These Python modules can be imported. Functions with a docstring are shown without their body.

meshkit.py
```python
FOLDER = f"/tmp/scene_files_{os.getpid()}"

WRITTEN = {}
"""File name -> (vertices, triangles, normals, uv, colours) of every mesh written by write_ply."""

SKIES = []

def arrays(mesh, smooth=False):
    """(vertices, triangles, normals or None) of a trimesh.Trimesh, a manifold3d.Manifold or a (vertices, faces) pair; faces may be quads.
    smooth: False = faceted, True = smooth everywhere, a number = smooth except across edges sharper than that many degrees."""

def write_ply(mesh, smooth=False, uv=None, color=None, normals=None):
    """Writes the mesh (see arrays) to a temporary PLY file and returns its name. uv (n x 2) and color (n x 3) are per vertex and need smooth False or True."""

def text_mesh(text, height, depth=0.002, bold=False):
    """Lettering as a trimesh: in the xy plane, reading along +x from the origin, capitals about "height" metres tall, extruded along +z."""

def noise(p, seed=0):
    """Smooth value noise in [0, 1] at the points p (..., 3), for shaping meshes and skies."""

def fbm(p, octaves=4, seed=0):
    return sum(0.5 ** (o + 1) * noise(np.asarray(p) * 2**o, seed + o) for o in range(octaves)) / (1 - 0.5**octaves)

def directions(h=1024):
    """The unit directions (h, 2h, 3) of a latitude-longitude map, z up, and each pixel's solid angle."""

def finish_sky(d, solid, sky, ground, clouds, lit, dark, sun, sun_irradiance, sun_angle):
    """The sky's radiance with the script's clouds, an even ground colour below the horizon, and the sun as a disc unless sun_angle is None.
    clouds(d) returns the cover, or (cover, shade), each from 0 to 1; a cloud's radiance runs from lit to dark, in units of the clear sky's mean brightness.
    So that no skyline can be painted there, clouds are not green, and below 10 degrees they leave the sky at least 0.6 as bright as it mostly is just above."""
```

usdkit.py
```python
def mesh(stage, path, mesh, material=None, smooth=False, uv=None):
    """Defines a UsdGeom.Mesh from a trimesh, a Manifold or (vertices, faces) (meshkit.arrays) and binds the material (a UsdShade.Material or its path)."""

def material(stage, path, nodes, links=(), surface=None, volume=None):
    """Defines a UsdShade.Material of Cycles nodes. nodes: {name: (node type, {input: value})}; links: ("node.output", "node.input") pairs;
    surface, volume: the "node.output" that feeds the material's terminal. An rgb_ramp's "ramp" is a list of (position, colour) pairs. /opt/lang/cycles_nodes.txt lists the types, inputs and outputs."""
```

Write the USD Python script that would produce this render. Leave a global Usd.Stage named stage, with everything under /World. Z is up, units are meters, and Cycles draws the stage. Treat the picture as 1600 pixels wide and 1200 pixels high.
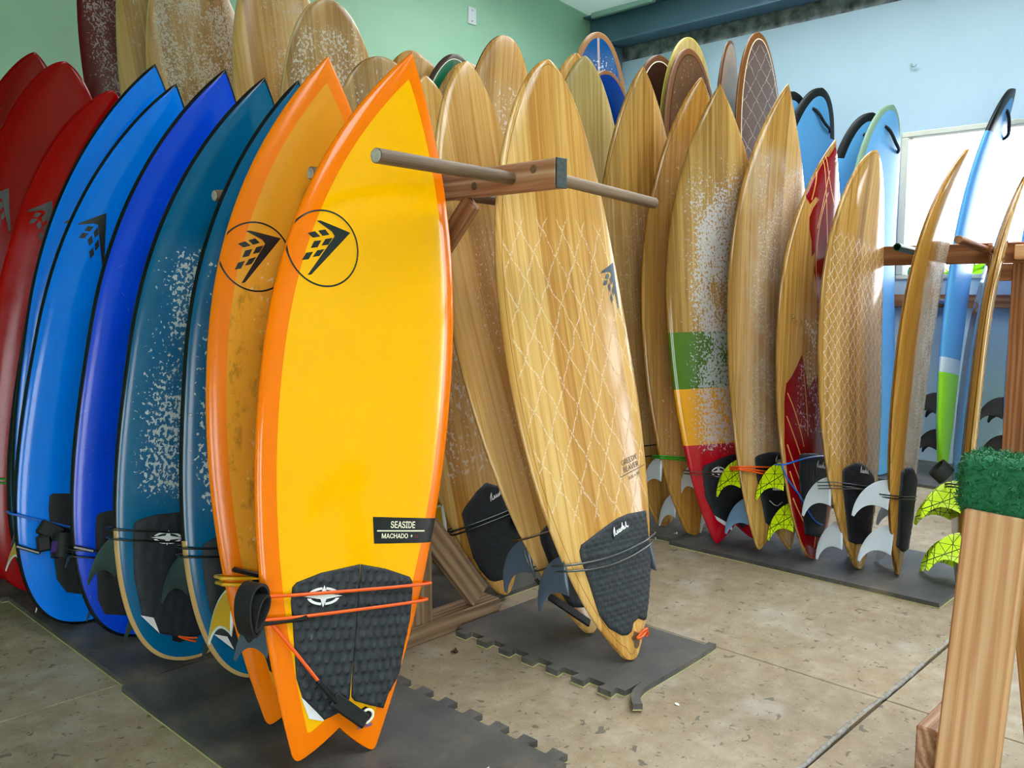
import math, random
import numpy as np, trimesh, shapely
from shapely.geometry import Polygon, Point, LineString
from shapely import affinity
from scipy.spatial import cKDTree
import manifold3d as m3
import meshkit, usdkit
from pxr import Usd, UsdGeom, UsdShade, UsdLux, Sdf, Gf, Vt

stage = Usd.Stage.CreateInMemory()
UsdGeom.SetStageUpAxis(stage, 'Z'); UsdGeom.SetStageMetersPerUnit(stage, 1.0)
UsdGeom.Xform.Define(stage, '/World'); UsdGeom.Scope.Define(stage, '/World/Looks')
random.seed(7); RNG = np.random.default_rng(7)

# ------------------------------------------------------------------ camera, sky, exposure
cam = UsdGeom.Camera.Define(stage, '/World/camera')
cam.CreateHorizontalApertureAttr(36.0); cam.CreateVerticalApertureAttr(27.0)
cam.CreateFocalLengthAttr(36.0*1376/1600)
CR = [[0.69292453, 0.07504473, -0.71709406], [-0.72101012, 0.0721215, -0.68916101], [0.0, 0.99456864, 0.10408276]]
CM = np.eye(4); CM[:3, :3] = np.array(CR).T; CM[3, :3] = (0, 0, 1.15)
cam.AddTransformOp().Set(Gf.Matrix4d(*CM.ravel().tolist()))
cam.CreateExposureAttr(-2.05)
dome = UsdLux.DomeLight.Define(stage, '/World/sky')
dome.CreateIntensityAttr(14.0); dome.CreateColorAttr(Gf.Vec3f(0.93, 0.97, 1.0))

# ------------------------------------------------------------------ helpers: prims
T = Sdf.ValueTypeNames
COUNT = {}
def numbered(parent, name):
    k = (parent, name); n = COUNT.get(k, -1)+1; COUNT[k] = n
    return f'{parent}/{name}' + (f'_{n:03d}' if n else '')
def tag(prim, label=None, cat=None, group=None, kind=None):
    for k, v in (('label', label), ('category', cat), ('group', group), ('kind', kind)):
        if v: prim.SetCustomDataByKey(k, v)
def put(parent, name, mesh, mat, smooth=False, lp=None, label=None, kind=None):
    """One Mesh prim; lp is the pattern coordinate of each vertex (given only for flat or fully smooth shading)."""
    parent = str(parent.GetPath()) if hasattr(parent, 'GetPath') else parent
    path = numbered(parent, name)
    if isinstance(mesh, tuple):
        v, f = np.asarray(mesh[0], float), np.asarray(mesh[1], int); used, inv = np.unique(f.ravel(), return_inverse=True)
        if len(used) < len(v): v, f = v[used], inv.reshape(f.shape); lp = None if lp is None else np.asarray(lp)[used]
        mesh = (v, f)
    m = usdkit.mesh(stage, path, mesh, mat, smooth)
    if lp is not None:
        UsdGeom.PrimvarsAPI(m).CreatePrimvar('lp', T.Float3Array, 'vertex').Set(Vt.Vec3fArray.FromNumpy(np.asarray(lp, np.float32)))
    tag(m.GetPrim(), label, kind=kind)
    return m.GetPrim()
def thing(name, label, cat, group=None, M=None, o=(0, 0, 0), kind=None):
    x = UsdGeom.Xform.Define(stage, numbered('/World', name)); A = np.eye(4)
    if M is not None: A[:3, :3] = np.asarray(M).T
    A[3, :3] = o; x.AddTransformOp().Set(Gf.Matrix4d(*A.ravel().tolist()))
    tag(x.GetPrim(), label, cat, group, kind); return x.GetPrim()

# ------------------------------------------------------------------ helpers: meshes
def box(lo, hi, ch=0.0):
    lo, hi = np.array(lo, float), np.array(hi, float)
    if ch <= 0:
        b = trimesh.creation.box(hi-lo); b.apply_translation((lo+hi)/2); return b
    pts = []
    for sx in (0, 1):
        for sy in (0, 1):
            for sz in (0, 1):
                c = np.array([(lo, hi)[sx][0], (lo, hi)[sy][1], (lo, hi)[sz][2]]); d = np.array([1-2*sx, 1-2*sy, 1-2*sz])*ch
                pts += [c+d*(0, 1, 1), c+d*(1, 0, 1), c+d*(1, 1, 0)]
    return trimesh.convex.convex_hull(np.array(pts))
def cat(*ms): return trimesh.util.concatenate([m for m in ms])
def prism(poly, h, z=0.0):
    gs = getattr(poly, 'geoms', [poly])
    m = trimesh.util.concatenate([trimesh.creation.extrude_polygon(g, h, engine='earcut') for g in gs]); m.apply_translation((0, 0, z)); return m
def tube(pts, r, n=8, closed=False):
    pts = np.asarray(pts, float); k = len(pts); r = np.broadcast_to(np.asarray(r, float), k)
    tg = (np.roll(pts, -1, 0)-np.roll(pts, 1, 0)) if closed else np.gradient(pts, axis=0)
    tg /= np.maximum(np.linalg.norm(tg, axis=1, keepdims=True), 1e-9)
    u = np.cross(tg[0], (0.3, 0.5, 0.81)); u /= np.linalg.norm(u); rings = []
    a = np.linspace(0, 2*np.pi, n, endpoint=False)
    for p, t, q in zip(pts, tg, r):
        u = u-t*(u@t); u /= np.linalg.norm(u); w = np.cross(t, u)
        rings.append(p+q*(np.cos(a)[:, None]*u+np.sin(a)[:, None]*w))
    v = np.vstack(rings); f = []
    for i in range(k if closed else k-1):
        j = (i+1) % k; b = np.arange(n); c = (b+1) % n
        f.append(np.stack([i*n+b, i*n+c, j*n+c], 1)); f.append(np.stack([i*n+b, j*n+c, j*n+b], 1))
    f = np.vstack(f)
    if not closed:
        v = np.vstack([v, pts[0], pts[-1]]); b = np.arange(n); c = (b+1) % n
        f = np.vstack([f, np.stack([c, b, np.full(n, k*n)], 1), np.stack([(k-1)*n+b, (k-1)*n+c, np.full(n, k*n+1)], 1)])
    return trimesh.Trimesh(v, f, process=False)
def spline(pts, n=24):
    from scipy.interpolate import CubicSpline
    p = np.asarray(pts, float); d = np.r_[0, np.cumsum(np.linalg.norm(np.diff(p, axis=0), axis=1))]
    return CubicSpline(d, p)(np.linspace(0, d[-1], n))
def flat(poly, edge):
    """2D triangulation of a polygon with edges no longer than edge."""
    vs, fs, o = [], [], 0
    for g in getattr(poly, 'geoms', [poly]):
        if g.is_empty or g.area < 1e-8: continue
        v, f = trimesh.creation.triangulate_polygon(shapely.segmentize(g, edge), engine='earcut')
        v, f = trimesh.remesh.subdivide_to_size(np.c_[v, np.zeros(len(v))], f, edge*1.5, max_iter=20)
        key = np.round(v[:, 0]*1e6).astype(np.int64)*4000037+np.round(v[:, 1]*1e6).astype(np.int64); _, one, inv = np.unique(key, return_index=True, return_inverse=True); v = v[one]; f = inv.reshape(-1)[f]
        f = f[(f[:, 0] != f[:, 1]) & (f[:, 1] != f[:, 2]) & (f[:, 0] != f[:, 2])]
        n = np.cross(v[f[:, 1]]-v[f[:, 0]], v[f[:, 2]]-v[f[:, 0]])[:, 2]; f[n < 0] = f[n < 0][:, ::-1]
        vs.append(v); fs.append(f+o); o += len(v)
    return np.vstack(vs)[:, :2], np.vstack(fs)
def grid_fill(poly, edge):
    """Even triangulation of a plump polygon."""
    from scipy.spatial import Delaunay
    rim = shapely.get_coordinates(shapely.segmentize(poly.exterior, edge))[:-1]; a, b, c, d = poly.bounds
    gx, gy = np.meshgrid(np.arange(a, c, edge), np.arange(b, d, edge*.866)); gx = gx+(np.arange(gx.shape[0]) % 2)[:, None]*edge/2; q = np.c_[gx.ravel(), gy.ravel()]
    q = q[shapely.contains_xy(poly.buffer(-edge*.55), q[:, 0], q[:, 1])]; v = np.vstack([rim, q]); f = Delaunay(v).simplices
    m = v[f].mean(1); f = f[shapely.contains_xy(poly, m[:, 0], m[:, 1])]
    n = ((v[f[:, 1]]-v[f[:, 0]])*(v[f[:, 2]]-v[f[:, 0]])[:, ::-1]*(1, -1)).sum(1); f[n < 0] = f[n < 0][:, ::-1]; f = f[np.abs(n) > 1e-10]
    return v, f
def slab(p, q, w, t, up, ch=0.004):
    """A chamfered bar from p to q, w wide and t thick; up is the direction of its thickness."""
    p, q = np.asarray(p, float), np.asarray(q, float); a = q-p; L = np.linalg.norm(a); a /= L
    n = np.asarray(up, float); n = n-a*(n@a); n /= np.linalg.norm(n); s = np.cross(a, n)
    b = box((-w/2, 0, -t/2), (w/2, L, t/2), ch); v = np.array(b.vertices); lp = v.copy()
    b.vertices = p+v[:, :1]*s+v[:, 1:2]*a+v[:, 2:]*n
    return b, lp
def timber(parent, name, p, q, w, t, up, mat, label=None, seed=0.0, ch=0.004):
    b, lp = slab(p, q, w, t, up, ch); v, f = np.array(b.vertices)[b.faces.ravel()], np.arange(len(b.faces)*3).reshape(-1, 3)
    l = lp[b.faces.ravel()]+np.array([seed*1.37, seed*3.1, seed*.71])
    return put(parent, name, (v, f), mat, False, l, label)
def dowel(parent, name, p, q, r, mat, label=None, seed=0.0, hollow=0):
    p, q = np.asarray(p, float), np.asarray(q, float); a = q-p; L = np.linalg.norm(a); a /= L
    prof = [(0, 0), (r*.86, 0), (r, r*.14), (r, L-r*.1), (r*.9, L), (0, L)] if not hollow else [(hollow, L*.9), (hollow, 0), (r, 0), (r, L), (0, L)]
    m = trimesh.creation.revolve(np.array(prof), sections=20); v = np.array(m.vertices)
    u = np.cross(a, (0.2, 0.3, 0.9)); u /= np.linalg.norm(u); w = np.cross(a, u); lp = np.c_[v[:, 0]*.5+seed, v[:, 2]+seed*2, v[:, 1]*.5]
    m.vertices = p+v[:, :1]*u+v[:, 1:2]*w+v[:, 2:]*a; m.invert() if m.volume < 0 else None
    vv = np.array(m.vertices)[m.faces.ravel()]; ff = np.arange(len(m.faces)*3).reshape(-1, 3)
    mm = trimesh.Trimesh(vv, ff, process=False)
    return put(parent, name, (vv, ff), mat, False, lp[m.faces.ravel()], label)

# ------------------------------------------------------------------ helpers: materials
def S(*c):
    c = np.array(c, float)/255; return tuple(np.where(c <= .04045, c/12.92, ((c+.055)/1.055)**2.4))
class Ref(str): pass
class Nodes:
    def __init__(s): s.n, s.l = {}, []
    def __call__(s, kind, out, **kw):
        k = f'n{len(s.n)}'; s.n[k] = (kind, {a: b for a, b in kw.items() if not isinstance(b, Ref)})
        s.l += [(str(b), f'{k}.{a}') for a, b in kw.items() if isinstance(b, Ref)]; return Ref(f'{k}.{out}')
    def m(s, op, a, b=0.0, c=0.0): return s('math', 'value', math_type=op, value1=a, value2=b, value3=c)
    def mix(s, f, a, b): return s('mix_color', 'result', fac=f, a=a, b=b)
    def step(s, v, lo, hi, a=0.0, b=1.0): return s('map_range', 'result', range_type='smoothstep', value=v, from_min=lo, from_max=hi, to_min=a, to_max=b, clamp=True)
    def at(s): 
        s.v = s('attribute', 'vector', attribute='lp'); k = s('separate_xyz', 'x', vector=s.v); b = k.split('.')[0]
        s.x, s.y, s.e = k, Ref(b+'.y'), Ref(b+'.z'); return s.v
    def sc(s, v, x, y, z, l=(0, 0, 0)): return s('mapping', 'vector', vector=v, scale=(x, y, z), location=l)
    def noise(s, v, scale=1.0, detail=3.0, rough=.5, dist=0.0): return s('noise_texture', 'fac', vector=v, scale=scale, detail=detail, roughness=rough, distortion=dist)
    def ramp(s, f, *st): return s('rgb_ramp', 'color', fac=f, ramp=list(st))
    def bump(s, h, st=.3, d=.002): return s('bump', 'normal', height=h, strength=st, distance=d)
    def end(s, name, col, rough=.4, **kw):
        b = s('principled_bsdf', 'BSDF', base_color=col, roughness=rough, **kw)
        return usdkit.material(stage, f'/World/Looks/{name}', s.n, s.l, surface=str(b))
def plain(name, col, rough=.5, **kw): return Nodes().end(name, col, rough, **kw)
def speckled(name, a, b, scale, rough=.6, bump=.2, d=.001, **kw):
    n = Nodes(); p = n('texture_coordinate', 'object'); f = n.noise(p, scale, 4, .6)
    return n.end(name, n.ramp(f, (.3, a), (.7, b)), rough, normal=n.bump(f, bump, d), **kw)

WOOD = {'gold': (S(178, 124, 54), S(206, 156, 82), S(228, 188, 120)), 'amber': (S(146, 104, 46), S(182, 138, 72), S(210, 170, 104)), 'pale': (S(182, 134, 64), S(208, 162, 92), S(226, 186, 122)),
        'dark': (S(150, 100, 36), S(176, 126, 54), S(198, 150, 76)), 'grey': (S(150, 126, 70), S(172, 150, 92), S(190, 168, 112)),
        'tan': (S(146, 104, 50), S(178, 134, 74), S(200, 160, 100))}
def wood_color(n, v, kind, seed=0.0, strip=.062):
    lo, mid, hi = WOOD[kind]
    g1 = n.noise(n.sc(v, 60, 1.3, 0, (seed, seed*2, 0)), 1, 5, .62, .4); g2 = n.noise(n.sc(v, 260, 4, 0, (seed, 0, 0)), 1, 3, .6)
    xs = n.m('divide', n.m('add', n.x, 5+seed*.013), strip)
    tone = n('white_noise_texture', 'value', dimensions='1D', w=n.m('floor', xs))
    f = n.m('add', n.m('multiply', g1, .85), n.m('add', n.m('multiply', g2, .25), n.m('multiply', n.m('subtract', tone, .75), .34)))
    c = n.ramp(f, (.3, lo), (.5, mid), (.72, hi))
    seam = n.step(n.m('absolute', n.m('subtract', n.m('fraction', xs), .5)), .482, .496)
    return n.mix(n.m('multiply', seam, .45), c, tuple(np.array(lo)*.5))
def wax(n, col, rough, w):
    """Old wax on the deck: flecks or a rubbed lattice inside a soft-edged field. w: kind, amount, size, half-width, y0, y1, colour."""
    z = n.step(n.m('absolute', n.m('add', n.x, w.get('dx', 0.0))), w['xw']*.45, w['xw'], 1.0, 0.0)
    z = n.m('multiply', z, n.m('multiply', n.step(n.y, w['y0'], w['y0']+w.get('soft', .12)), n.step(n.y, w['y1']-w.get('top', .12), w['y1'], 1.0, 0.0)))
    big = n.noise(n.sc(n.v, 9, 5, 0), 1, 2)
    z = n.m('multiply', z, n.step(big, .3, .55, .55, 1.0)); z = n.m('multiply', z, n.step(n.e, .008, .03))
    k = w.get('size', 85.0)
    f = n.noise(n.sc(n.v, k, k*w.get('st', .8), 0), 1, 2.5, .55, w.get('dist', .6))
    t = 1-w['amt']*.5
    mask = n.step(n.m('add', f, n.m('multiply', n.m('subtract', z, 1.0), .34)), t-.11, t-.055)
    film = n.m('multiply', n.m('multiply', z, n.noise(n.sc(n.v, 30, 14, 0), 1, 4, .7)), w.get('film', .25))
    mask = n.m('maximum', mask, film)
    if w.get('lat'):
        p, ang = w['lat'], w.get('ang', .62)
        wob = n.m('multiply', n.noise(n.sc(n.v, 16, 16, 0), 1, 1), .35)
        for sgn in (-1, 1):
            q = n.m('divide', n.m('add', n.m('multiply', n.x, math.cos(ang)*sgn), n.m('multiply', n.y, math.sin(ang))), p)
            d = n.m('absolute', n.m('subtract', n.m('fraction', n.m('add', q, wob)), .5))
            ln = n.m('multiply', n.step(d, w.get('lw', .06)*.5, w.get('lw', .06), 1.0, 0.0), n.step(n.noise(n.sc(n.v, 130, 130, 0), 1, 2), .36, .56, .1, 1.0))
            mask = n.m('maximum', mask, n.m('multiply', n.m('multiply', ln, n.step(z, .02, .25)), w.get('la', .8)))
    mask = n.m('multiply', mask, w.get('op', .85))
    n.waxmask = mask
    return n.mix(mask, col, w.get('col', S(212, 214, 214))), n.m('add', rough, n.m('multiply', mask, .4))
def board_mat(name, wood=None, color=None, seed=0.0, rail=None, pins=(), bands=(), bottom=None, wx=None, rough=.14, grime=None, scratch=0.0, mottle=0.0, coat=0.0, spec=.34, nose=None, tailrail=None, stringer=None):
    n = Nodes(); v = n.at()
    col = wood_color(n, v, wood, seed) if wood else n.mix(n.noise(n.sc(v, 5, 4, 0), 1, 3), color, tuple(np.array(color)*(1-mottle)))
    if stringer: col = n.mix(n.step(n.m('absolute', n.x), stringer[0], stringer[0]+.001, 1.0, 0.0), col, stringer[1])
    for y0, y1, c in bands:
        inside = n.m('multiply', n.m('greater_than', n.y, y0), n.m('less_than', n.y, y1)); col = n.mix(inside, col, c)
    if grime:
        g = n.m('multiply', n.step(n.noise(n.sc(v, 26, 14, 0), 1, 6, .75), .5, .66), n.m('multiply', n.step(n.y, grime[1], grime[1]+.2), n.step(n.y, grime[2]-.2, grime[2], 1.0, 0.0)))
        col = n.mix(n.m('multiply', g, grime[3]), col, grime[0])
    r = n.m('add', rough*.7, n.m('multiply', n.noise(n.sc(v, 14, 8, 0), 1, 3), .06))
    if wx:
        for w in (wx if isinstance(wx, (list, tuple)) else [wx]): col, r = wax(n, col, r, w)
    if scratch:
        s1 = n.step(n.noise(n.sc(n('mapping', 'vector', vector=v, rotation=(0, 0, .9)), 300, 18, 0), 1, 2, .6), .70, .76); s2 = n.step(n.noise(n.sc(n('mapping', 'vector', vector=v, rotation=(0, 0, -.7)), 260, 22, 0), 1, 2, .6), .70, .76)
        patch = n.step(n.noise(n.sc(v, 7, 5, 0), 1, 2), .42, .6)
        col = n.mix(n.m('multiply', n.m('multiply', n.m('maximum', s1, s2), patch), scratch), col, S(190, 200, 225))
    for e0, e1, c in pins: col = n.mix(n.m('multiply', n.m('greater_than', n.e, e0), n.m('less_than', n.e, e1)), col, c)
    if rail: col = n.mix(n.m('multiply', n.m('less_than', n.e, rail[0]), n.m('greater_than', n.e, -.03)), col, rail[1])
    if tailrail: col = n.mix(n.m('multiply', n.m('multiply', n.m('less_than', n.e, tailrail[0]), n.m('greater_than', n.e, -.03)), n.m('less_than', n.y, tailrail[1])), col, tailrail[2])
    if bottom: col = n.mix(n.m('less_than', n.e, (-.012 if not rail else -.03) if not wood else -.035), col, bottom)
    if nose: col = n.mix(n.m('multiply', n.m('greater_than', n.y, nose[0]), n.m('less_than', n.e, nose[1])), col, nose[2])
    kw = dict(specular_ior_level=.42 if wood else spec)
    if wx: kw['normal'] = n.bump(n.waxmask, .25, .0015)
    return n.end(name, col, r, **kw)
WHITE_WAX = S(214, 214, 212); BLACK = S(20, 22, 26)

M = {}
M['pad'] = None
def pad_mat(name, a, c, e):
    n = Nodes(); v = n.at(); d = n.noise(n.sc(v, 40, 30, 0), 1, 5, .7); f = n.noise(n.sc(v, 900, 900, 0), 1, 2)
    return n.end(name, n.ramp(d, (.4, a), (.62, c), (.8, e)), .62, normal=n.bump(f, .25, .0006))
M['pad'] = pad_mat('pad_foam', S(13, 18, 28), S(22, 29, 40), S(64, 72, 84)); M['pad_dusty'] = pad_mat('dusty_pad_foam', S(24, 30, 38), S(40, 46, 54), S(96, 102, 108))
M['pad_worn'] = speckled('worn_pad_foam', S(44, 49, 56), S(70, 76, 84), 120, .7, .4)
M['pad_black'] = speckled('black_pad_foam', S(12, 14, 18), S(24, 27, 32), 120, .7, .4)
M['neoprene'] = speckled('black_neoprene', S(10, 11, 14), S(26, 28, 33), 160, .6, .3)
M['print_black'] = plain('black_print', S(22, 24, 28), .3); M['print_white'] = plain('white_print', S(235, 238, 240), .4)
M['print_cream'] = plain('cream_print', S(246, 240, 214), .4); M['print_grey'] = plain('slate_print', S(52, 66, 86), .35)
M['print_brown'] = plain('faded_brown_print', S(92, 66, 40), .4); M['print_redfade'] = plain('faded_red_print', S(120, 40, 48), .4)
M['white_plastic'] = plain('white_plastic', S(206, 216, 232), .28); M['kick'] = plain('white_pad_base', S(226, 226, 228), .5)
M['orange_urethane'] = plain('orange_urethane', S(240, 92, 22), .3); M['black_urethane'] = plain('black_urethane', S(26, 27, 30), .25)
M['clear_urethane'] = plain('smoky_urethane', S(70, 74, 76), .18, coat_weight=.5); M['blue_urethane'] = plain('blue_urethane', S(24, 100, 205), .25)
M['yellow_urethane'] = plain('yellow_urethane', S(236, 180, 20), .3); M['green_urethane'] = plain('green_urethane', S(34, 150, 20), .3)
M['brown_urethane'] = plain('brown_urethane', S(86, 62, 40), .25); M['lime_cord'] = plain('lime_cord', S(150, 215, 60), .5)
M['purple_neoprene'] = plain('purple_neoprene', S(78, 36, 128), .6); M['fin_grey'] = plain('slate_fin_plastic', S(78, 92, 112), .3, coat_weight=.3)
M['fin_blue'] = plain('pale_blue_fin_plastic', S(120, 160, 205), .3); M['fin_smoke'] = plain('smoke_fin_plastic', S(44, 60, 66), .3); M['fin_black'] = plain('black_fin_plastic', S(10, 12, 18), .4)
M['fin_plain_white'] = M['white_plastic']; M['metal'] = plain('steel_screw', S(150, 150, 150), .35, metallic=1.0)
def fin_neon():
    n = Nodes(); v = n.at(); x, y = n.y, n.e; ln = 0.0
    for a, p, o in ((0.0, .042, .3), (.95, .042, .1), (2.1, .042, .55), (1.57, .06, .2), (2.6, .075, .6)):
        q = n.m('fraction', n.m('add', n.m('divide', n.m('add', n.m('multiply', x, math.cos(a)), n.m('multiply', y, math.sin(a))), p), o+5))
        ln = n.m('maximum', ln, n.m('less_than', n.m('absolute', n.m('subtract', q, .5)), .022))
    return n.end('neon_lattice_fin', n.mix(ln, S(212, 245, 10), S(40, 60, 10)), .3)
M['fin_neon'] = fin_neon()
def fin_tipped(name, c, tip, edge):
    n = Nodes(); v = n.at(); col = n.mix(n.m('less_than', n.x, edge), c, tip); return n.end(name, col, .3)
M['fin_yellow'] = fin_tipped('yellow_fin_white_edge', S(226, 176, 30), S(226, 236, 236), .007)

# ------------------------------------------------------------------ the surfboard's form
class Shape:
    """A surfboard's form: local x to the right seen from the deck, y from tail to nose, z out of the deck."""
    def __init__(s, L, W, T=.06, tm=.5, p=2.2, q=.9, f0=.33, p2=2., q2=1., notch=0., nr=.09, tr=.03, tip=.2, rail=.5, cr=.02, cs=.55):
        s.__dict__.update(cr=cr, cs=cs, L=L, W=W, T=T, tm=tm, p=p, q=q, f0=f0, p2=p2, q2=q2, notch=notch, nr=nr, tr=tr, tip=tip, rail=rail)
        t = (1-np.cos(np.pi*np.linspace(0, 1, 500)))/2; r = np.stack([s.hw(t), s.yy(np.ones(500), t)], 1)
        u = np.linspace(1, -1, 200); tail = np.stack([u*s.hw(np.zeros(200)), s.yy(u, np.zeros(200))], 1)
        s.line = np.vstack([r[::-1], tail[1:-1], r*(-1, 1)]); s.tree = cKDTree(s.line); s.poly = Polygon(s.line).buffer(0)
    def hw(s, t):
        t = np.clip(t, 0, 1); n = np.clip((t-s.tm)/(1-s.tm), 0, 1); b = np.clip((s.tm-t)/s.tm, 0, 1)
        return s.W/2*np.where(t > s.tm, (1-n**s.p)**s.q, s.f0+(1-s.f0)*(1-b**s.p2)**s.q2)
    def yy(s, u, t):
        a = np.abs(u); n = s.notch*(1-np.clip(a/.93, 0, 1))**1.3 if s.notch > 0 else s.notch*(1-a**1.3)
        return t*s.L+(n+s.cr*np.clip((a-s.cs)/(1-s.cs), 0, 1)**2.6)*np.clip(1-t*s.L/.35, 0, 1)**2
    def zc(s, t): return s.nr*np.clip((t-.45)/.55, 0, 1)**2.3+s.tr*np.clip((.4-t)/.4, 0, 1)**2
    def th(s, t): return s.T*(s.tip+(1-s.tip)*np.clip(1-np.abs(2*t-1)**3.2, 0, 1)**.75)
    def deck(s, u, t): return s.zc(t)+s.th(t)*.55*np.clip(1-np.abs(u)**2.6, 0, 1)**s.rail
    def bot(s, u, t): return s.zc(t)-s.th(t)*.45*np.clip(1-np.abs(u)**5, 0, 1)**s.rail
    def ut(s, x, y):
        x, y = np.asarray(x, float), np.asarray(y, float); t = y/s.L
        for _ in range(10):
            u = np.clip(x/np.maximum(s.hw(t), 1e-4), -1, 1); t = np.clip(t+(y-s.yy(u, t))/s.L, 0, 1)
        return u, t
    def on(s, x, y, h=0.0, under=False):
        u, t = s.ut(x, y); return np.stack(np.broadcast_arrays(x, y, (s.bot if under else s.deck)(u, t)+h), -1)
    def edge(s, xy): return s.tree.query(np.asarray(xy)[:, :2])[0]
    def mesh(s, nt=84, ns=15):
        t = (1-np.cos(np.pi*np.linspace(0, 1, nt)))/2; a = np.linspace(-np.pi/2, np.pi/2, 2*ns+1); u = np.sin(a)
        U, Tt = np.meshgrid(u, t); X = U*s.hw(Tt); Y = s.yy(U, Tt); k = len(u)
        top = np.stack([X, Y, s.deck(U, Tt)], -1); bt = np.stack([X, Y, s.bot(U, Tt)], -1)[:, 1:-1]
        v = np.concatenate([top, bt[:, ::-1]], 1); m = v.shape[1]; sign = np.r_[np.ones(k), -np.ones(k-2)]
        v = v.reshape(-1, 3); e = s.edge(v)*np.tile(sign, nt); i = np.arange(nt-1)[:, None]*m; j = np.arange(m)[None]; jn = (j+1) % m
        q = np.stack([i+j, i+jn, i+m+jn, i+m+j], -1).reshape(-1, 4)
        f = np.vstack([q[:, [0, 1, 2]], q[:, [0, 2, 3]]])
        cap = []
        for c in range(k-1):                                       # closes the tail
            a0, a1 = c, c+1; b0 = (m-c) % m if c else 0; b1 = (m-c-1) if c+1 < k-1 else k-1
            if c == 0: cap.append((a0, m-1, a1))
            elif c == k-2: cap.append((a0, b0, a1))
            else: cap += [(a0, b0, b1), (a0, b1, a1)]
        f = np.vstack([f, np.array(cap)])
        return v, f, np.c_[v[:, 0], v[:, 1], e]
def frame(az, a):
    a = np.asarray(a, float)/np.linalg.norm(a); g = np.radians(az); n = np.array([np.cos(g), np.sin(g), 0.]); n = n-a*(n@a); n /= np.linalg.norm(n)
    return np.stack([np.cross(a, n), a, n], 1)
KIND = dict(fish=dict(tm=.5, p=2.3, q=.95, f0=.42, p2=2., q2=1.05, notch=.068, nr=.09, tr=.02, cr=.022, cs=.78),
 squash=dict(tm=.5, p=2.2, q=.9, f0=.0, p2=2.8, q2=.42, notch=0., nr=.1, tr=.03, cr=0.),
 egg=dict(tm=.5, p=2.3, q=.6, f0=.12, p2=2.1, q2=.75, notch=-.01, nr=.12, tr=.03),
 long=dict(tm=.5, p=2.9, q=.46, f0=.2, p2=2.3, q2=.8, notch=-.01, nr=.12, tr=.04),
 short=dict(tm=.52, p=2.1, q=.9, f0=.2, p2=2.1, q2=.9, notch=.05, nr=.1, tr=.03, cr=.022, cs=.75),
 pin=dict(tm=.5, p=2.1, q=.8, f0=.1, p2=2.1, q2=.8, notch=-.02, nr=.1, tr=.03),
 soft=dict(tm=.5, p=2.9, q=.46, f0=.45, p2=2.3, q2=.7, notch=-.02, nr=.16, tr=.04, T=.07, tip=.45, cr=.05))

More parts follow.
